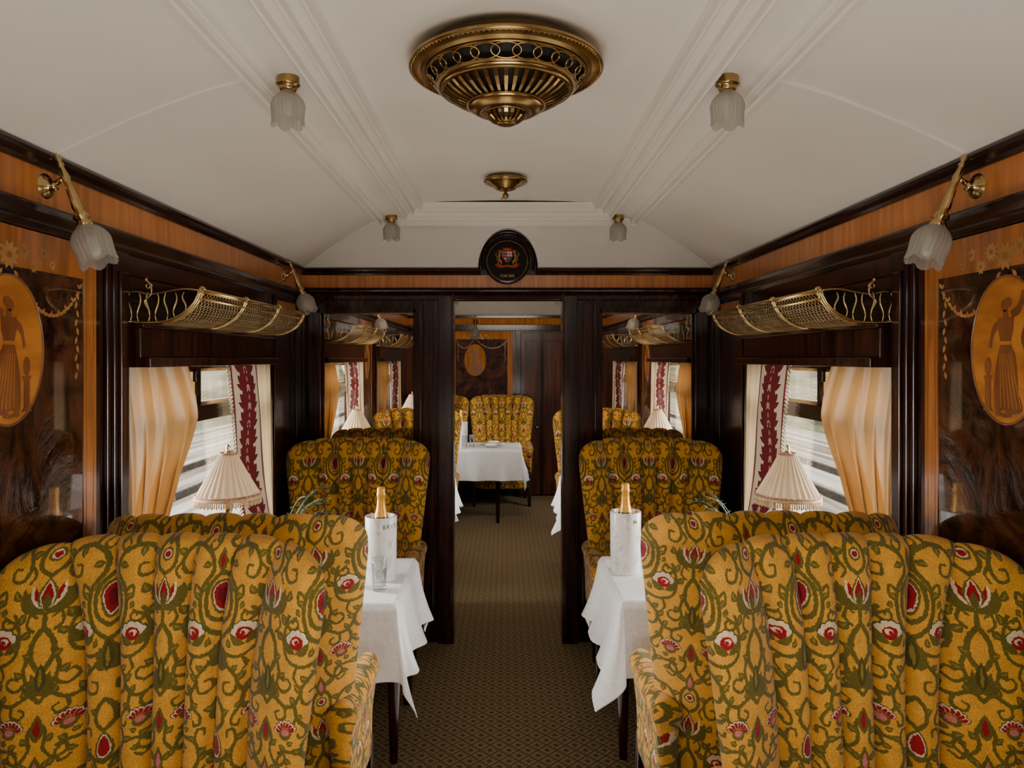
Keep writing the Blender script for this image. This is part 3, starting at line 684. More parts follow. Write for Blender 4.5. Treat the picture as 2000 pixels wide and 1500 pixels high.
for (x,y,r,l) in [(.805,1.68,0,base+'with fluted back, backed onto matching chair'),(-.785,2.01,PI,base+'drawn up to a white table'),(.755,2.04,PI,base+'drawn up to a white table'),
    (-.785,3.80,0,base+'facing a table beside the partition'),(.745,3.80,0,base+'facing a table beside the partition'),
    (-.735,4.45,PI,base+'backed onto the glazed partition'),(.735,4.45,PI,base+'backed onto the glazed partition'),
    (-.76,6.10,0,base+'in the second saloon beside the aisle'),(.76,6.10,0,base+'in the second saloon beside the aisle'),
    (-.055,8.34,0,base+'behind the table at the end wall'),(-.81,8.34,0,base+'beside the window at the end wall')]:
    copy_tree(ch,(x,y,0),r,l)

# ------------------------------------------------------------------ tables and cloths
def table(cx,cy,a,b_,wallside_,label):
    e=thing('dining_table',label,'table',(cx,cy,0),0,'dining tables')
    MB().box(-a,a,-b_,b_,.715,.742).obj('tabletop',m_dark,parent=e,bevel=.004)
    MB().box(-a+.04,a-.04,-b_+.05,b_-.05,.64,.715).obj('apron',m_dark,parent=e)
    for (lx,ly) in ((-wallside_*(a-.045),0),(wallside_*(a-.05),-.1),(wallside_*(a-.05),.1)) if abs(cx)>.6 else ((a-.22,-b_+.10),(a-.22,b_-.10),(-a+.08,-b_+.10),(-a+.08,b_-.10)):
        mb=MB(); mb.lathe([(.001,0),(.016,0),(.018,.012),(.016,.03),(.018,.05),(.024,.30),(.028,.55),(.024,.57),(.03,.60),(.03,.70)],20,0,M=Matrix.Translation((lx,ly,0)))
        mb.obj('table_leg',m_dark,parent=e)
    return e
def cloth(cx,cy,a,b_,wall,oh,seed,label):
    rnd=random.Random(seed); ph=rnd.random()*1.5
    nx,ny=170,170
    oW=.015
    a0=a+(oh if wall!=-1 else oW); a1=a+(oh if wall!=1 else oW)
    def fn(u,v):
        X=-a0+(a0+a1)*u; Y=-(b_+oh)+2*(b_+oh)*v
        ox=max(0,abs(X)-a); oy=max(0,abs(Y)-b_); sx=1 if X>0 else -1; sy=1 if Y>0 else -1
        cxp=max(-a,min(a,X)); cyp=max(-b_,min(b_,Y))
        r=math.hypot(ox,oy)
        if r<1e-6: return (X,Y,.7455)
        th=math.atan2(oy,ox)
        if ox>0 and oy>0: per=sy*(b_)+sy*th*.24
        elif ox>0: per=Y
        else: per=sy*(b_+.377)+sx*sy*(a-abs(X))
        w_=per*2*PI/.27+ph+sx*.8
        fold=.5+.5*sin(w_+.35*sin(2*w_))
        k=min(1.4,r/oh)
        out=.016*min(1,r/.03)+r*(.05+.19*fold*k**.9)
        if ox>0 and oy>0: out+=r*.08*sin(2*th)**2
        dx,dy=(ox/r)*sx,(oy/r)*sy
        sw=.024*k*cos(w_)
        rr=r
        if ox>0 and oy>0: rr=r*(1-.08*sin(2*th)**2*k/1.4)
        dz=.7455-max(0,rr-.006)*(.965-.02*fold)
        return (cxp+dx*out-dy*sw,cyp+dy*out+dx*sw,min(.7455,dz))
    mb=MB(); mb.grid(fn,nx,ny)
    o=mb.obj('tablecloth',m_cloth,label=label,cat='tablecloth',group='white tablecloths',recalc=False,loc=(cx,cy,0))
    sm=o.modifiers.new('s','SOLIDIFY'); sm.thickness=.002; sm.offset=1
    return o
TX=.785; TA=.362; TB=.29
for (s,cy) in ((-1,2.91),(1,2.94),(-1,5.26),(1,5.26)):
    b2=TB if cy<4 else .27
    table(s*TX,cy,TA,b2,s,'dark wooden table between facing armchairs')
    cloth(s*TX,cy,TA,b2,s,.29 if cy<4 else .26,int(cy*10)+s,'white linen tablecloth hanging in folds')
table(-.45,7.32,.58,.28,-1,'wide dark wooden table before the end wall')
cloth(-.45,7.32,.58,.28,0,.32,77,'white linen tablecloth on the wide end table')
TZ=.7475

def lamp():
    e=thing('table_lamp','brass table lamp with pleated cream fringed shade','lamp',(0,0,0),0,'pleated table lamps')
    mb=MB(); mb.lathe([(.001,0),(.055,0),(.058,.008),(.052,.016),(.035,.022),(.018,.035),(.012,.05),(.02,.07),(.026,.10),(.016,.14),(.010,.18),(.010,.30),(.016,.31),(.016,.36),(.001,.36)],28)
    mb.obj('lamp_base',m_brass,parent=e)
    def md(r,z,a,j): return r*(1+.034*cos(28*a))
    prof=[]
    for k in range(14):
        t=k/13; prof.append((.030+.088*(t**.95)-.003*sin(PI*t),.53-.165*t))
    mb=MB(); mb.lathe(prof,392,0,mod=md); mb.obj('lamp_shade',m_stone,parent=e)
    mb=MB(); mb.lathe([(.1175,.372),(.121,.370),(.121,.360),(.117,.360)],60,0,close=True)
    for i in range(90):
        a=2*PI*i/90; r=.119; mb.tube([(r*cos(a),r*sin(a),.362),(r*cos(a)*1.01,r*sin(a)*1.01,.338+.004*(i%2))],[.0025,.003],5,0)
    mb.obj('shade_fringe',m_fringe,parent=e,label='tan bead fringe')
    mb=MB(); mb.lathe([(.1185,.379),(.1215,.378),(.1215,.373),(.1185,.372)],60,0,close=True); mb.obj('shade_braid',m_trimred,parent=e,label='red and cream braid')
    mb=MB(); mb.lathe([(.0305,.522),(.033,.524),(.033,.533),(.028,.534)],40,0,close=True); mb.obj('top_braid',m_trimred,parent=e,label='red and cream braid')
    mb=MB(); mb.lathe([(.001,.565),(.004,.562),(.009,.552),(.005,.544),(.008,.538),(.010,.533),(.02,.531),(.001,.53)],18); mb.obj('finial',m_brass,parent=e)
    return e
lp=lamp(); lp.location=(-1.075,2.74,TZ)
for (x,y) in ((1.06,2.73),(-1.065,5.06),(1.06,5.06),(-.95,7.2)):
    copy_tree(lp,(x,y,TZ))

def letters(e,txt,a0,R,z,h,step):
    for i,chh in enumerate(txt):
        if chh==' ': continue
        cu=bpy.data.curves.new('t','FONT'); cu.body=chh; cu.size=h/.7; cu.extrude=.0004; cu.align_x='CENTER'
        to=bpy.data.objects.new('t',cu); COL.objects.link(to); dg=bpy.context.evaluated_depsgraph_get(); dg.update()
        me=bpy.data.meshes.new_from_object(to.evaluated_get(dg)); bpy.data.objects.remove(to)
        a=a0+i*step
        M=Matrix.Translation((R*sin(a),-R*cos(a),z))@Matrix.Rotation(a,4,'Z')@Matrix.Rotation(PI/2,4,'X')
        me.transform(M)
        o=bpy.data.objects.new('lettering',me); me.materials.clear(); me.materials.append(m_letter); COL.objects.link(o); o.parent=e
def cooler(loc,label,txt=None,a0=0):
    e=thing('champagne_cooler',label,'wine cooler',loc,0,'marble champagne coolers')
    MB().lathe([(.001,0),(.060,0),(.0625,.004),(.064,.25),(.0625,.254),(.056,.254),(.054,.250),(.053,.012),(.001,.012)],48).obj('cooler_body',m_marble,parent=e)
    if txt: letters(e,txt,a0,.0642,.212,.017,.27)
    b_=thing('champagne_bottle','dark champagne bottle with orange foil neck in a cooler','bottle',(loc[0],loc[1]+.004,loc[2]+.0125),0,'champagne bottles')
    MB().lathe([(.001,0),(.040,0),(.043,.005),(.043,.17),(.040,.20),(.030,.235),(.024,.25)],32).obj('bottle_body',m_bottle,parent=b_)
    MB().lathe([(.0305,.232),(.025,.25),(.019,.275),(.0165,.30),(.0165,.318),(.0185,.322),(.0185,.332),(.0165,.336),(.017,.350),(.015,.357),(.001,.358)],32).obj('foil_capsule',m_foil,parent=b_)
    return e
cooler((-.520,2.91,TZ),'pale marble champagne cooler beside a glass tumbler','BRITISH PULLMAN',.36)
cooler((.488,3.00,TZ),'pale marble champagne cooler on a white tablecloth','N',.50)
cooler((-.46,7.26,TZ),'pale marble champagne cooler on the wide end table')
def tumbler(loc,h=.125,label='clear cut glass tumbler on a white tablecloth'):
    def md(r,z,a,j): return r*(1+.02*cos(18*a)) if 1<=j<=4 else r
    mb=MB(); mb.lathe([(.001,0),(.024,0),(.026,.01),(.027,h*.5),(.029,h*.8),(.030,h),(.0288,h),(.026,h*.5),(.024,.018),(.001,.016)],54,mod=md)
    mb.obj('glass_tumbler',m_tumbler,label=label,cat='glass',group='glass tumblers',loc=loc)
tumbler((-.500,2.76,TZ)); tumbler((-.585,2.80,TZ)); tumbler((-.42,7.12,TZ)); tumbler((-.35,7.21,TZ))
for (x,y) in ((-.16,7.22),(-.14,7.46)):
    o=MB().lathe([(.001,0),(.06,0),(.07,.004),(.115,.014),(.117,.016),(.07,.008),(.001,.005)],36).obj('plate',m_porc,label='white porcelain plate on the wide end table',cat='plate',group='porcelain plates',loc=(x,y,TZ))
    mb=MB(); mb.sbox((0,0,.02),(.06,.03,.012),.7,20,10); mb.obj('napkin',m_cloth,label='folded white napkin on a plate',cat='napkin',group='folded napkins',loc=(x,y,TZ+.006))

def foliage(loc,lean,label):
    e=thing('foliage_vase',label,'flower vase',loc,0,'green sprigs in vases')
    MB().lathe([(.001,0),(.028,0),(.036,.02),(.034,.05),(.018,.08),(.016,.095),(.021,.105),(.019,.105),(.014,.095),(.001,.09)],24).obj('vase',m_porc,parent=e)
    mb=MB(); rr=random.Random(int(loc[0]*100))
    for k in range(15):
        a=rr.uniform(-.9,.9)+(0 if lean>0 else PI); l=rr.uniform(.14,.27); hh=rr.uniform(.06,.20)
        pts=[]
        for j in range(9):
            t=j/8; pts.append((l*t*cos(a),l*t*sin(a)*.8,.09+hh*(1-(1-t)**2)*1.4-.03*t*t))
        mb.tube(pts,[.0018]*9,5)
        for j in range(2,9):
            for sd in (-1,1):
                p=Vector(pts[j]); aa=a+sd*1.0+rr.uniform(-.3,.3); L_=.028; up=rr.uniform(-.2,.7)
                d=Vector((cos(aa),sin(aa),up)).normalized(); sdv=d.cross(Vector((.3*rr.uniform(-1,1),.2,1))).normalized()
                mb.add([p,p+d*L_*.5+sdv*.006,p+d*L_,p+d*L_*.5-sdv*.006],[(0,1,2,3)])
    mb.obj('foliage',m_leaf,parent=e,recalc=False)
foliage((-.95,2.98,TZ),1,'small white vase of green sprigs on a table')
foliage((.95,2.90,TZ),-1,'small white vase of green sprigs on a table')

# ------------------------------------------------------------------ curtains
def curtains(s,c,near_label,far_label):
    X=lambda p: s*(WX-p)
    yn=c-HW+.002
    e=thing('curtain',near_label,'curtain',(X(.02),yn,0),0,'window curtains')
    ox,oy=X(.02),yn
    def edge(z):
        t=(1.63-z)/.76
        return max(.12,.325+.040*sin(min(1,t*2.0)*PI)-.54*max(0,t-.26)**1.05)
    def fold(x):
        q=(x/PI)%1.0; return math.sqrt(max(0,1-(2*q-1)**2))*2-1.2
    def fn(u,v):
        z=1.63-.76*v; w=edge(z)
        am=(.012+.022*v)*(.7+.5*sin(u*5+1+c))
        ph=u*PI*3.4+.9*sin(v*3.5+c)+2.2*v*(u-.5)+.5*sin(u*4)
        y=u*w+.014*sin(2*ph+.6)*min(1,u*6)*(.4+v)
        p=.018+.024*min(1,u*3)**.7+am*fold(ph)*min(1,u*5+.25)+.030*sin(v*PI)*u
        return (X(max(.0,p))-ox,yn+y-oy,z)
    mb=MB(); mb.grid(fn,200,50); mb.obj('curtain_drape',m_curt,parent=e,recalc=False)
    yf=c+HW-.005
    e=thing('curtain',far_label,'curtain',(X(.02),yf,0),0,'window curtains'); oy2=yf
    def edge2(z):
        t=(1.63-z)/.76; return yf-(.42-.21*t**1.4)+.016*sin(t*6)
    BW=.125
    def fn2(u,v):
        z=1.63-.76*v; ed=edge2(z)+BW-.005
        y=ed+(yf-ed)*u
        p=.074-.034*u+.016*sin(u*2*PI*3.0+2*v)*min(1,u*5)
        return (X(p)-ox,y-oy2,z)
    mb=MB(); mb.grid(fn2,90,30); mb.obj('curtain_drape',m_curtf,parent=e,recalc=False)
    def fb(u,v):
        z=1.63-.76*v; ed=edge2(z); return (X(.006+.070*u+.014*sin(u*PI)*sin(v*8))-ox,ed+BW*u-oy2,z)
    mb=MB(); mb.grid(fb,16,44,uvf=lambda u,v,p:(u,(1-v)*.76/.24)); mb.obj('curtain_border',m_bor,parent=e,recalc=False,label='red leaf embroidered border')
    mb=MB()
    for k in range(46):
        v=(k+.5)/46; p=fb(0,v); q=(p[0],p[1]-.030,p[2]-.012)
        mb.tube([p,((p[0]+q[0])/2,(p[1]+q[1])/2,(p[2]+q[2])/2+.003),q],[.003,.004,.0055],5)
    mb.obj('tassel_fringe',m_tass,parent=e,label='cream tassel fringe')
for c in BAYS[1:]:
    for s in (-1,1):
        curtains(s,c,'golden beige silk curtain swept back beside a window','cream curtain with red leaf border and tassel fringe')

# ------------------------------------------------------------------ luggage rack
def rack():
    e=thing('luggage_rack','brass luggage rack with curved mesh basket above a window','luggage rack',(0,0,0),0,'brass luggage racks')
    Lh=.56
    def prof(t):
        pts=[(.02,1.752),(.08,1.750),(.14,1.754),(.19,1.778),(.225,1.812),(.240,1.848)]
        x=t*5; i=min(4,int(x)); f=x-i
        q=[pts[0]]+pts+[pts[-1]]; a,b_,c,d=q[i],q[i+1],q[i+2],q[i+3]
        return tuple(.5*(2*b_[j]+(-a[j]+c[j])*f+(2*a[j]-5*b_[j]+4*c[j]-d[j])*f*f+(-a[j]+3*b_[j]-3*c[j]+d[j])*f**3) for j in (0,1))
    mb=MB()
    for sg in (-1,1):
        n=56
        for k in range(n):
            y0_=-Lh-.26+(2*Lh+.26)*k/(n-1)
            pts=[]
            for j in range(15):
                t=j/14; y=y0_+.26*t if sg>0 else y0_+.26*(1-t)
                if -Lh<=y<=Lh: pts.append((prof(t)[0],y,prof(t)[1]))
            if len(pts)>1: mb.tube(pts,.0013,4,caps=False)
    for k in range(0,9):
        p=prof(k/8); mb.tube([(p[0],-Lh,p[1]),(p[0],Lh,p[1])],.0014,4)
    mb.obj('mesh_basket',m_mesh,parent=e)
    mb=MB()
    for y in (-Lh,-Lh/3,Lh/3,Lh):
        pts=[(prof(j/16)[0]+.003,y,prof(j/16)[1]-.001) for j in range(17)]
        mb.tube([(a,b_-.008,c) for a,b_,c in pts],.0055,8); mb.tube([(a,b_+.008,c) for a,b_,c in pts],.0055,8)
        a=prof(1); mb.tube([(a[0]+.002+.010*(1-t/8)*cos(t),y,a[1]+.010*(1-t/8)*sin(t)) for t in np.linspace(0,6,18)],.0055,8)
    p=prof(1); mb.tube([(p[0],-Lh-.01,p[1]),(p[0],Lh+.01,p[1])],.0075,12); p=prof(.86); mb.tube([(p[0]+.003,-Lh-.005,p[1]),(p[0]+.003,Lh+.005,p[1])],.0045,8)
    p=prof(0); mb.tube([(p[0],-Lh-.01,p[1]),(p[0],Lh+.01,p[1])],.006,10)
    mb.obj('rack_rail',m_brass,parent=e)
    for sg in (-1,1):
        mb=MB(); y=sg*(Lh+.012)
        top=bez([(.0,y,1.838),(.05,y,1.844),(.09,y,1.836),(.14,y,1.844),(.19,y,1.852),(.238,y,1.848)],6); mb.tube(top,.0026,8)
        mb.tube([(0,y,1.757),(.02,y,1.752)]+[(prof(j/10)[0],y,prof(j/10)[1]) for j in range(11)],.004,8)
        for k in range(7):
            t=.06+k*.135; x=.016+.205*t; zt=1.842
            tt=min(range(17),key=lambda j:abs(prof(j/16)[0]-x)); zb=prof(tt/16)[1]
            pts=[(x+.0055*sin(q*2*PI*1.0+(k%2)*PI),y,zb+(zt-zb)*q) for q in np.linspace(0,1,14)]
            mb.tube(pts,[.0018+.0016*sin(PI*q) for q in np.linspace(0,1,14)],6)
        mb.tube(bez([(.085,y,1.79),(.074,y,1.815),(.094,y,1.838),(.091,y,1.864),(.080,y,1.876)],8),.003,8)
        mb.tube([(.083+.011*cos(a)*(1-a/9),y-sg*.005,1.860+.011*sin(a)*(1-a/9)) for a in np.linspace(0,6.5,24)],.0026,8)
        mb.sbox((.078,y,1.880),(.006,.006,.006),1,12,8)
        mb.obj('scroll_bracket',m_brass,parent=e)
    return e
rk=rack(); rk.location=(-WX,2.76,0)
for (s,y) in ((1,2.76),(-1,4.98),(1,4.98),(-1,6.98),(1,6.98)):
    copy_tree(rk,(s*WX,y,0),0 if s<0 else PI)

# ------------------------------------------------------------------ tulip shades
def tulip_shade(mb,M,R=.05,H=.105,mi=0):
    def md(r,z,a,j):
        t=j/15
        pet=.5+.5*cos(6*a); return (r*(1+.034*cos(24*a)*min(1,t*2)+.05*t*(pet-.5)), z-(.012*abs(cos(3*a))*max(0,t-.6)/.4))
    rp=[.30,.46,.62,.75,.85,.92,.97,1.0,1.0,.99,.97,.955,.945,.94,.95,.97]
    prof=[(R*rp[k],-H*(k/15)) for k in range(16)]
    mb.lathe(prof,96,mi,M=M,mod=md)
    mb.lathe([(R*.3,0),(R*.05,.001)],24,mi,M=M)
def sconce():
    e=thing('wall_sconce','brass wall light with frosted tulip glass shade','wall lamp',(0,0,0),0,'tulip wall lights')
    RY=Matrix.Rotation(PI/2,4,'Y')
    MB().lathe([(.001,.034),(.010,.034),(.013,.026),(.011,.02),(.020,.016),(.024,.010),(.031,.008),(.035,.0)],28,M=Matrix.Translation((0,0,2.078))@RY).obj('backplate',m_brass,parent=e)
    a=Vector((.044,0,2.128)); b_=Vector((.094,0,2.005)); d=(b_-a).normalized()
    q=Vector((0,0,-1)).rotation_difference(d).to_matrix().to_4x4()
    mb=MB(); ln=(b_-a).length
    def fl(r,z,an,j): return r*(1+.06*cos(10*an))
    mb.lathe([(.001,.035),(.006,.030),(.009,.02),(.005,.012),(.010,.006),(.006,0),(.007,-.01),(.011,-.03),(.008,-.04),(.0085,-.05),(.013,-ln+.02),(.010,-ln+.01),(.017,-ln),(.02,-ln-.008),(.012,-ln-.014),(.019,-ln-.024),(.021,-ln-.032),(.001,-ln-.032)],30,M=Matrix.Translation(a)@q,mod=fl)
    mb.tube([(.03,0,2.085),(.055,0,2.10)],.007,10)
    mb.obj('arm_rod',m_brass,parent=e)
    q2=Vector((0,0,-1)).rotation_difference(Vector((.36,0,-.93))).to_matrix().to_4x4()
    mb=MB(); tulip_shade(mb,Matrix.Translation(b_+d*.026)@q2,.047,.098); mb.obj('glass_shade',m_frost,parent=e,recalc=False)
    mb=MB(); mb.sbox((0,0,-.06),(.017,.017,.028),1,16,12,M=Matrix.Translation(b_+d*.026)@q2); mb.obj('bulb',m_porc,parent=e)
    return e
sc=sconce(); sc.location=(-WX,1.825,0)
for (x,y,r) in ((WX,1.825,PI),(-WX,3.78,0),(WX,3.78,PI),(-WX,6.06,0),(WX,6.06,PI),(-.37,Y1,-PI/2)):
    copy_tree(sc,(x,y,0),r)
def ceil_light():
    e=thing('ceiling_light','small ceiling light with frosted tulip glass on brass cap','ceiling lamp',(0,0,0),0,'tulip ceiling lights')
    MB().lathe([(.029,.022),(.029,.006),(.031,.003),(.027,-.001),(.019,-.004),(.023,-.009),(.019,-.014),(.001,-.015)],28).obj('ceiling_cap',m_brassd,parent=e)
    mb=MB(); tulip_shade(mb,Matrix.Translation((0,0,-.012)),.042,.082); mb.obj('glass_shade',m_frost,parent=e,recalc=False)
    mb=MB(); mb.sbox((0,0,-.055),(.015,.015,.022),1,16,12); mb.obj('bulb',m_porc,parent=e)
    return e
cl=ceil_light(); cl.location=(-.573,1.84,2.340)
for (x,y) in ((.555,1.84),(-.59,3.62),(.555,3.62),(-.573,4.9),(.573,4.9),(-.573,7.9),(.573,7.9)): copy_tree(cl,(x,y,2.340))

# ------------------------------------------------------------------ big brass ventilator light
e=thing('ceiling_ventilator_light','large pierced brass bowl light with radiating slats','ceiling lamp',(-.013,1.86,2.390),0); e.scale=(.873,.873,.71)
MB().lathe([(.24,.050),(.262,.02),(.285,.004),(.288,-.006),(.282,-.012),(.272,-.008),(.262,-.014),(.252,-.012),(.246,-.02),(.236,-.018),(.232,-.01)],96).obj('rim',m_brassd,parent=e)
mb=MB()
for i in range(120):
    a=2*PI*i/120; mb.sbox((.279*cos(a),.279*sin(a),-.011),(.004,.004,.004),1,6,4)
mb.obj('rim_beading',m_brassd,parent=e)
MB().lathe([(.225,-.0),(.18,-.045),(.105,-.095),(.05,-.135),(.001,-.145)],64).obj('inner_liner',m_darkmetal,parent=e)
mb=MB(); mb.lathe([(.236,-.016),(.238,-.022),(.232,-.028),(.230,-.02)],96,close=True)
pr=[(.206,-.062),(.210,-.066),(.196,-.082),(.186,-.088),(.183,-.082),(.192,-.076)]
mb.lathe(pr,96,close=True)
nC=24
for i in range(nC):
    a0=2*PI*i/nC; pts=[]
    for k in range(24):
        t=2*PI*k/24; da=.0235*1.75*cos(t)/.22; h=sin(t)
        r=.221+.013*h; z=-.045+.020*h
        pts.append((r*cos(a0+da),r*sin(a0+da),z))
    mb.tube(pts,.0030,6,closed=True)
mb.obj('pierced_ring',m_brassd,parent=e)
mb=MB()
def slats(mb,n,st,th):
    for i in range(n):
        M=Matrix.Rotation(2*PI*i/n,4,'Z'); v=[];f=[]
        for r,z,w in st: v+=[(r,-w,z),(r,w,z),(r-th,w,z+th),(r-th,-w,z+th)]
        for j in range(len(st)-1):
            for k in range(4): l=(k+1)%4; f.append((j*4+k,j*4+l,(j+1)*4+l,(j+1)*4+k))
        mb.add(v,f,0,False,M=M)
slats(mb,40,[(.190,-.083,.0060),(.168,-.104,.0055),(.142,-.121,.0046),(.112,-.134,.0036)],.006)
mb.obj('radial_slats',m_brassd,parent=e)
MB().lathe([(.108,-.126),(.116,-.130),(.118,-.137),(.108,-.146),(.090,-.158),(.072,-.163),(.066,-.160)],72).obj('lower_cup',m_brassd,parent=e)
mb=MB(); slats(mb,20,[(.064,-.160,.0058),(.056,-.178,.0050),(.042,-.192,.0038),(.026,-.200,.0028)],.004)
mb.lathe([(.03,-.196),(.028,-.201),(.016,-.205),(.001,-.207)],32)
mb.lathe([(.066,-.158),(.068,-.163),(.062,-.166),(.060,-.16)],48,close=True)
mb.obj('bottom_grille',m_brassd,parent=e)
MB().lathe([(.055,-.150),(.045,-.178),(.02,-.192),(.001,-.194)],32).obj('grille_liner',m_darkmetal,parent=e)
MB().lathe([(.14,.053),(.14,.03),(.24,.03),(.24,.0)],48).obj('ceiling_collar',m_brassd,parent=e)
e=thing('ceiling_rose','small brass ceiling rose with hanging knob','ceiling fitting',(-.014,3.13,2.424)); e.scale=(.92,.92,.92)
MB().lathe([(.07,.012),(.100,-.004),(.106,-.012),(.102,-.02),(.086,-.022),(.078,-.032),(.055,-.040),(.048,-.050),(.026,-.056),(.001,-.058)],56).obj('rose_plate',m_brassd,parent=e)
MB().lathe([(.007,-.055),(.007,-.068),(.014,-.072),(.016,-.082),(.010,-.092),(.001,-.096)],20).tube([(0,0,-.082),(-.02,-.01,-.098)],[.006,.004]).obj('knob',m_brassd,parent=e)

# ------------------------------------------------------------------ crest plaque
P=Paint(28,28,30,(.085,.030,.028),x0=-14,y0=-14)
G=(.64,.46,.22); GD=(.40,.27,.11); R_=(.62,.08,.07); B_=(.09,.17,.46); W_=(.84,.81,.74)
def shield(sc,col,x=0,y=1.6):
    P.poly([(x-3*sc,y+3.2*sc),(x+3*sc,y+3.2*sc),(x+3*sc,y-.5*sc),(x+1.8*sc,y-2.6*sc),(x,y-3.8*sc),(x-1.8*sc,y-2.6*sc),(x-3*sc,y-.5*sc)],col)
for s in (-1,1):
    for k in range(5): P.leaf(s*1.2,6.0,s*(3.2+k*.5),7.8-k*1.0,.9,R_,.3*s)
shield(1.12,G); shield(1.0,R_)
P.poly([(-3,1.6),(-3,1.1),(-1.8,-1),(0,-2.2),(0,1.6)],R_); P.poly([(0,1.6),(3,1.6),(3,1.1),(1.8,-1),(0,-2.2)],B_)
P.poly([(-3,4.8),(0,4.8),(0,1.6),(-3,1.6)],B_); P.poly([(0,4.8),(3,4.8),(3,1.6),(0,1.6)],W_)
for i in range(3): P.stroke([(-2.8,4.2-i*.9),(-.3,4.2-i*.9)],.17,R_ if i%2 else W_)
P.stroke([(0,4.8),(0,-2.0)],.13,G); P.stroke([(-3,1.6),(3,1.6)],.13,G)
P.ell(1.5,3.2,.85,.95,R_); P.ell(1.5,3.2,.3,.4,W_); P.ell(1.2,.3,.6,.6,G); P.ell(-1.3,.2,.6,.7,W_)
for s in (-1,1):
    P.stroke(bez([(s*4.2,-2.2),(s*5.3,-.6),(s*5.9,1.6),(s*5.2,4.2)]),.62,G,.55)
    P.ell(s*5.1,5.3,.8,.75,G); P.ell(s*5.7,4.9,.8,1.15,GD); P.ell(s*5.0,5.3,.65,.6,G); P.leaf(s*4.6,5.2,s*3.8,5.0,.5,G)
    P.stroke(bez([(s*5.0,3.4),(s*4.2,4.0),(s*3.7,3.6)]),.28,G,.2); P.stroke(bez([(s*5.3,2.2),(s*4.4,1.9),(s*3.8,2.4)]),.28,G,.2)
    P.stroke(bez([(s*4.6,-1.6),(s*3.9,-2.8),(s*4.8,-4.2),(s*4.2,-4.5)]),.34,G,.2); P.stroke(bez([(s*5.2,-1.2),(s*6.2,-2.4),(s*6.2,-4.0),(s*5.7,-4.4)]),.34,G,.2)
    P.stroke(bez([(s*5.6,-1.2),(s*7.2,-.8),(s*7.0,1.2),(s*8.0,2.8),(s*7.5,4.2)]),.17,G,.28)
P.stroke(bez([(-7.6,-4.0),(-5,-5.6),(0,-5.0),(5,-5.6),(7.6,-4.0)]),.8,R_); P.stroke(bez([(-7.0,-4.3),(-5,-5.6),(0,-5.0),(5,-5.6),(7.0,-4.3)]),.13,G)
P.poly([(-1.6,5.6),(1.6,5.6),(2.1,7.6),(1.1,6.6),(0,8.1),(-1.1,6.6),(-2.1,7.6)],G); P.stroke([(-1.6,5.5),(1.6,5.5)],.35,R_); P.ell(0,6.5,.5,.5,R_)
im_cr=P.image('crest')
m_crest,nt,b=newmat('crest_paint'); setp(b,rough=.5,coat=.0,spec=.15)
ti=nt.nodes.new('ShaderNodeTexImage'); ti.image=im_cr; L(nt,ti.outputs[0],b.inputs['Base Color'])
e=thing('crest_plaque','round dark plaque with painted coat of arms and lettering','sign',(-.004,PY-.013,2.198)); e.scale=(.94,1,.94)
RX=Matrix.Rotation(PI/2,4,'X')
MB().lathe([(.001,0),(.140,0),(.140,.012),(.136,.018),(.130,.020),(.001,.020)],64,M=RX).obj('plaque_disc',m_darkh,parent=e)
mb=MB(); pts=[(0,-.0205,0)]+[(.120*cos(t),-.0205,.120*sin(t)) for t in np.linspace(0,2*PI,48,endpoint=False)]
mb.add(pts,[(0,1+i,1+(i+1)%48) for i in range(48)],0,False,[(.5+p[0]/.245,.5+(p[2]-.014)/.245) for p in pts]); mb.obj('coat_of_arms',m_crest,parent=e,recalc=False)
mb=MB(); mb.tube([(.123*cos(t),-.0205,.123*sin(t)) for t in np.linspace(0,2*PI,64,endpoint=False)],.0008,6,closed=True); mb.obj('gilt_ring',m_gold,parent=e)
cu=bpy.data.curves.new('t','FONT'); cu.body='CAR IBIS'; cu.size=.023; cu.extrude=.0006; cu.align_x='CENTER'
to=bpy.data.objects.new('t',cu); COL.objects.link(to); dg=bpy.context.evaluated_depsgraph_get(); dg.update()
me=bpy.data.meshes.new_from_object(to.evaluated_get(dg)); bpy.data.objects.remove(to)
me.transform(Matrix.Translation((0,-.0212,-.098))@RX); me.materials.clear(); me.materials.append(m_gold)
o=bpy.data.objects.new('lettering',me); COL.objects.link(o); o.parent=e; o['label']='gilt capital lettering'

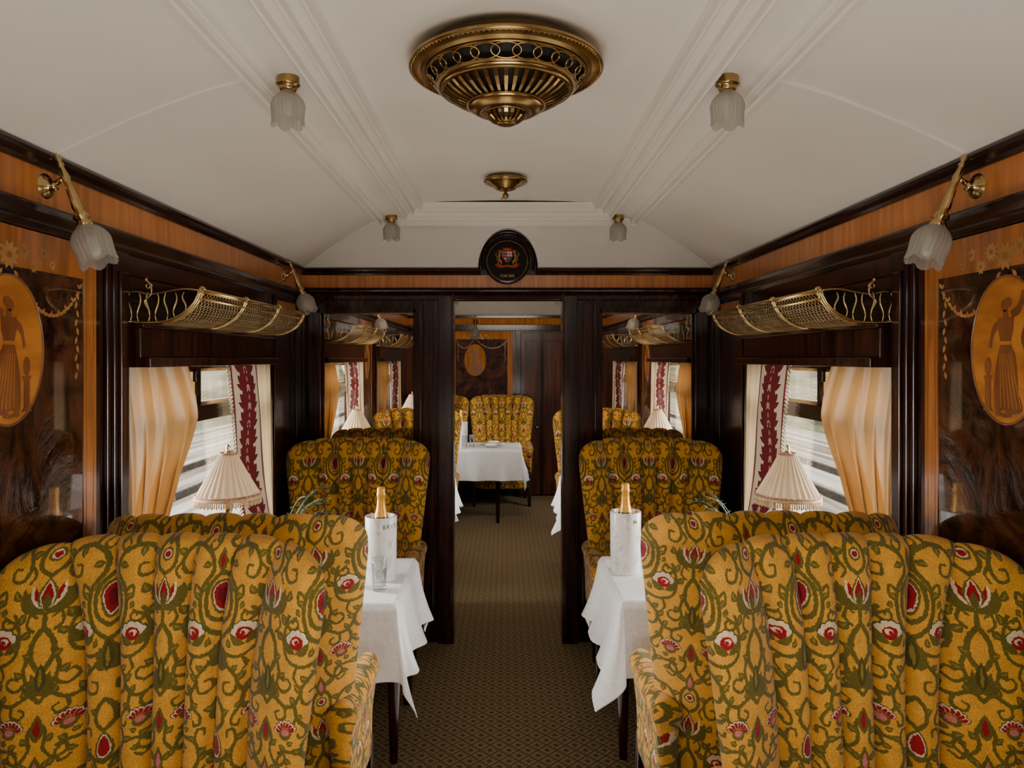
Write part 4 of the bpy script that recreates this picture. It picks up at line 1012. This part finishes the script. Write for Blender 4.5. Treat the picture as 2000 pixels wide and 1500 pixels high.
# ------------------------------------------------------------------ outside
def streak(name,c1,c2,c3,sc):
    m,nt,b=newmat(name); setp(b,rough=.9)
    r=noisemix(nt,b,c1,c3,sc,1.0,5,0,.35,.65); el=r.color_ramp.elements.new(.5); el.color=(*c2,1); return m
m_gr=streak('trackside_ballast',(.20,.17,.13),(.48,.43,.36),(.78,.73,.65),(3.5,.12,1))
m_hedge=streak('trackside_hedge',(.05,.06,.025),(.18,.19,.10),(.36,.35,.25),(1,.3,2.5))
mb=MB(); mb.box(-40,-1.5,-20,60,-1.25,-1.2); mb.box(1.5,40,-20,60,-1.25,-1.2); mb.obj('ground',m_gr,kind='structure',label='pale ballast and rails outside the windows')
for s in (-1,1):
    for xr in (3.1,4.55,6.6,8.05):
        MB().box(s*xr-.035,s*xr+.035,-15,50,-1.2,-1.05).obj('railway_rail',m_darkmetal,label='steel railway rail on pale ballast',cat='rail',group='railway rails')
    MB().prism([(s*12,-1.2),(s*13,.2),(s*13.6,2.2),(s*15,2.6),(s*16,-1.2)],'y',-18,58).obj('hedge_bank',m_hedge,label='green and brown trackside hedge bank',cat='hedge',group='trackside hedges')

# ------------------------------------------------------------------ lights
w=bpy.data.worlds.new('W'); bpy.context.scene.world=w; w.use_nodes=True
w.node_tree.nodes['Background'].inputs[0].default_value=(1,.98,.94,1); w.node_tree.nodes['Background'].inputs[1].default_value=4.2
def area(name,loc,tgt,sx,sy,pw,col=(1,1,1)):
    l=bpy.data.lights.new(name,'AREA'); l.shape='RECTANGLE'; l.size=sx; l.size_y=sy; l.energy=pw; l.color=col
    o=bpy.data.objects.new(name,l); COL.objects.link(o); o.location=loc
    d=Vector(tgt)-Vector(loc); o.rotation_euler=d.to_track_quat('-Z','Y').to_euler(); return o
for s in (-1,1):
    area('daylight',(s*3.6,3.8,3.6),(s*1.0,3.8,1.2),2.6,11,3900,(1,.97,.90))
area('saloon_fill',(0,-.70,2.12),(0,3.2,1.0),1.2,.35,9.5,(1,.93,.81))  # added frontal fill behind the camera, not a carriage fitting
area('saloon_fill',(0,.6,1.0),(0,2.0,2.5),.9,.5,16,(1,.93,.83))  # added upward fill to brighten the near ceiling, no real lamp here
area('saloon_fill',(0,2.9,.06),(0,2.95,2.4),.5,1.6,4.5,(1,.93,.82))  # added fill just above the aisle floor, aimed at the ceiling
area('saloon_fill',(0,5.0,2.28),(0,8.5,1.5),1.0,.25,18,(1,.90,.77))  # added fill for the second saloon, set out of view under its ceiling

# ------------------------------------------------------------------ camera
cam=bpy.data.cameras.new('camera'); co=bpy.data.objects.new('camera',cam); COL.objects.link(co)
co.location=(-.015,0,1.64); co.rotation_euler=(PI/2,0,0); cam.sensor_width=36; cam.lens=25.2; cam.shift_x=.0065; cam.shift_y=-.025; cam.clip_start=.02
bpy.context.scene.camera=co
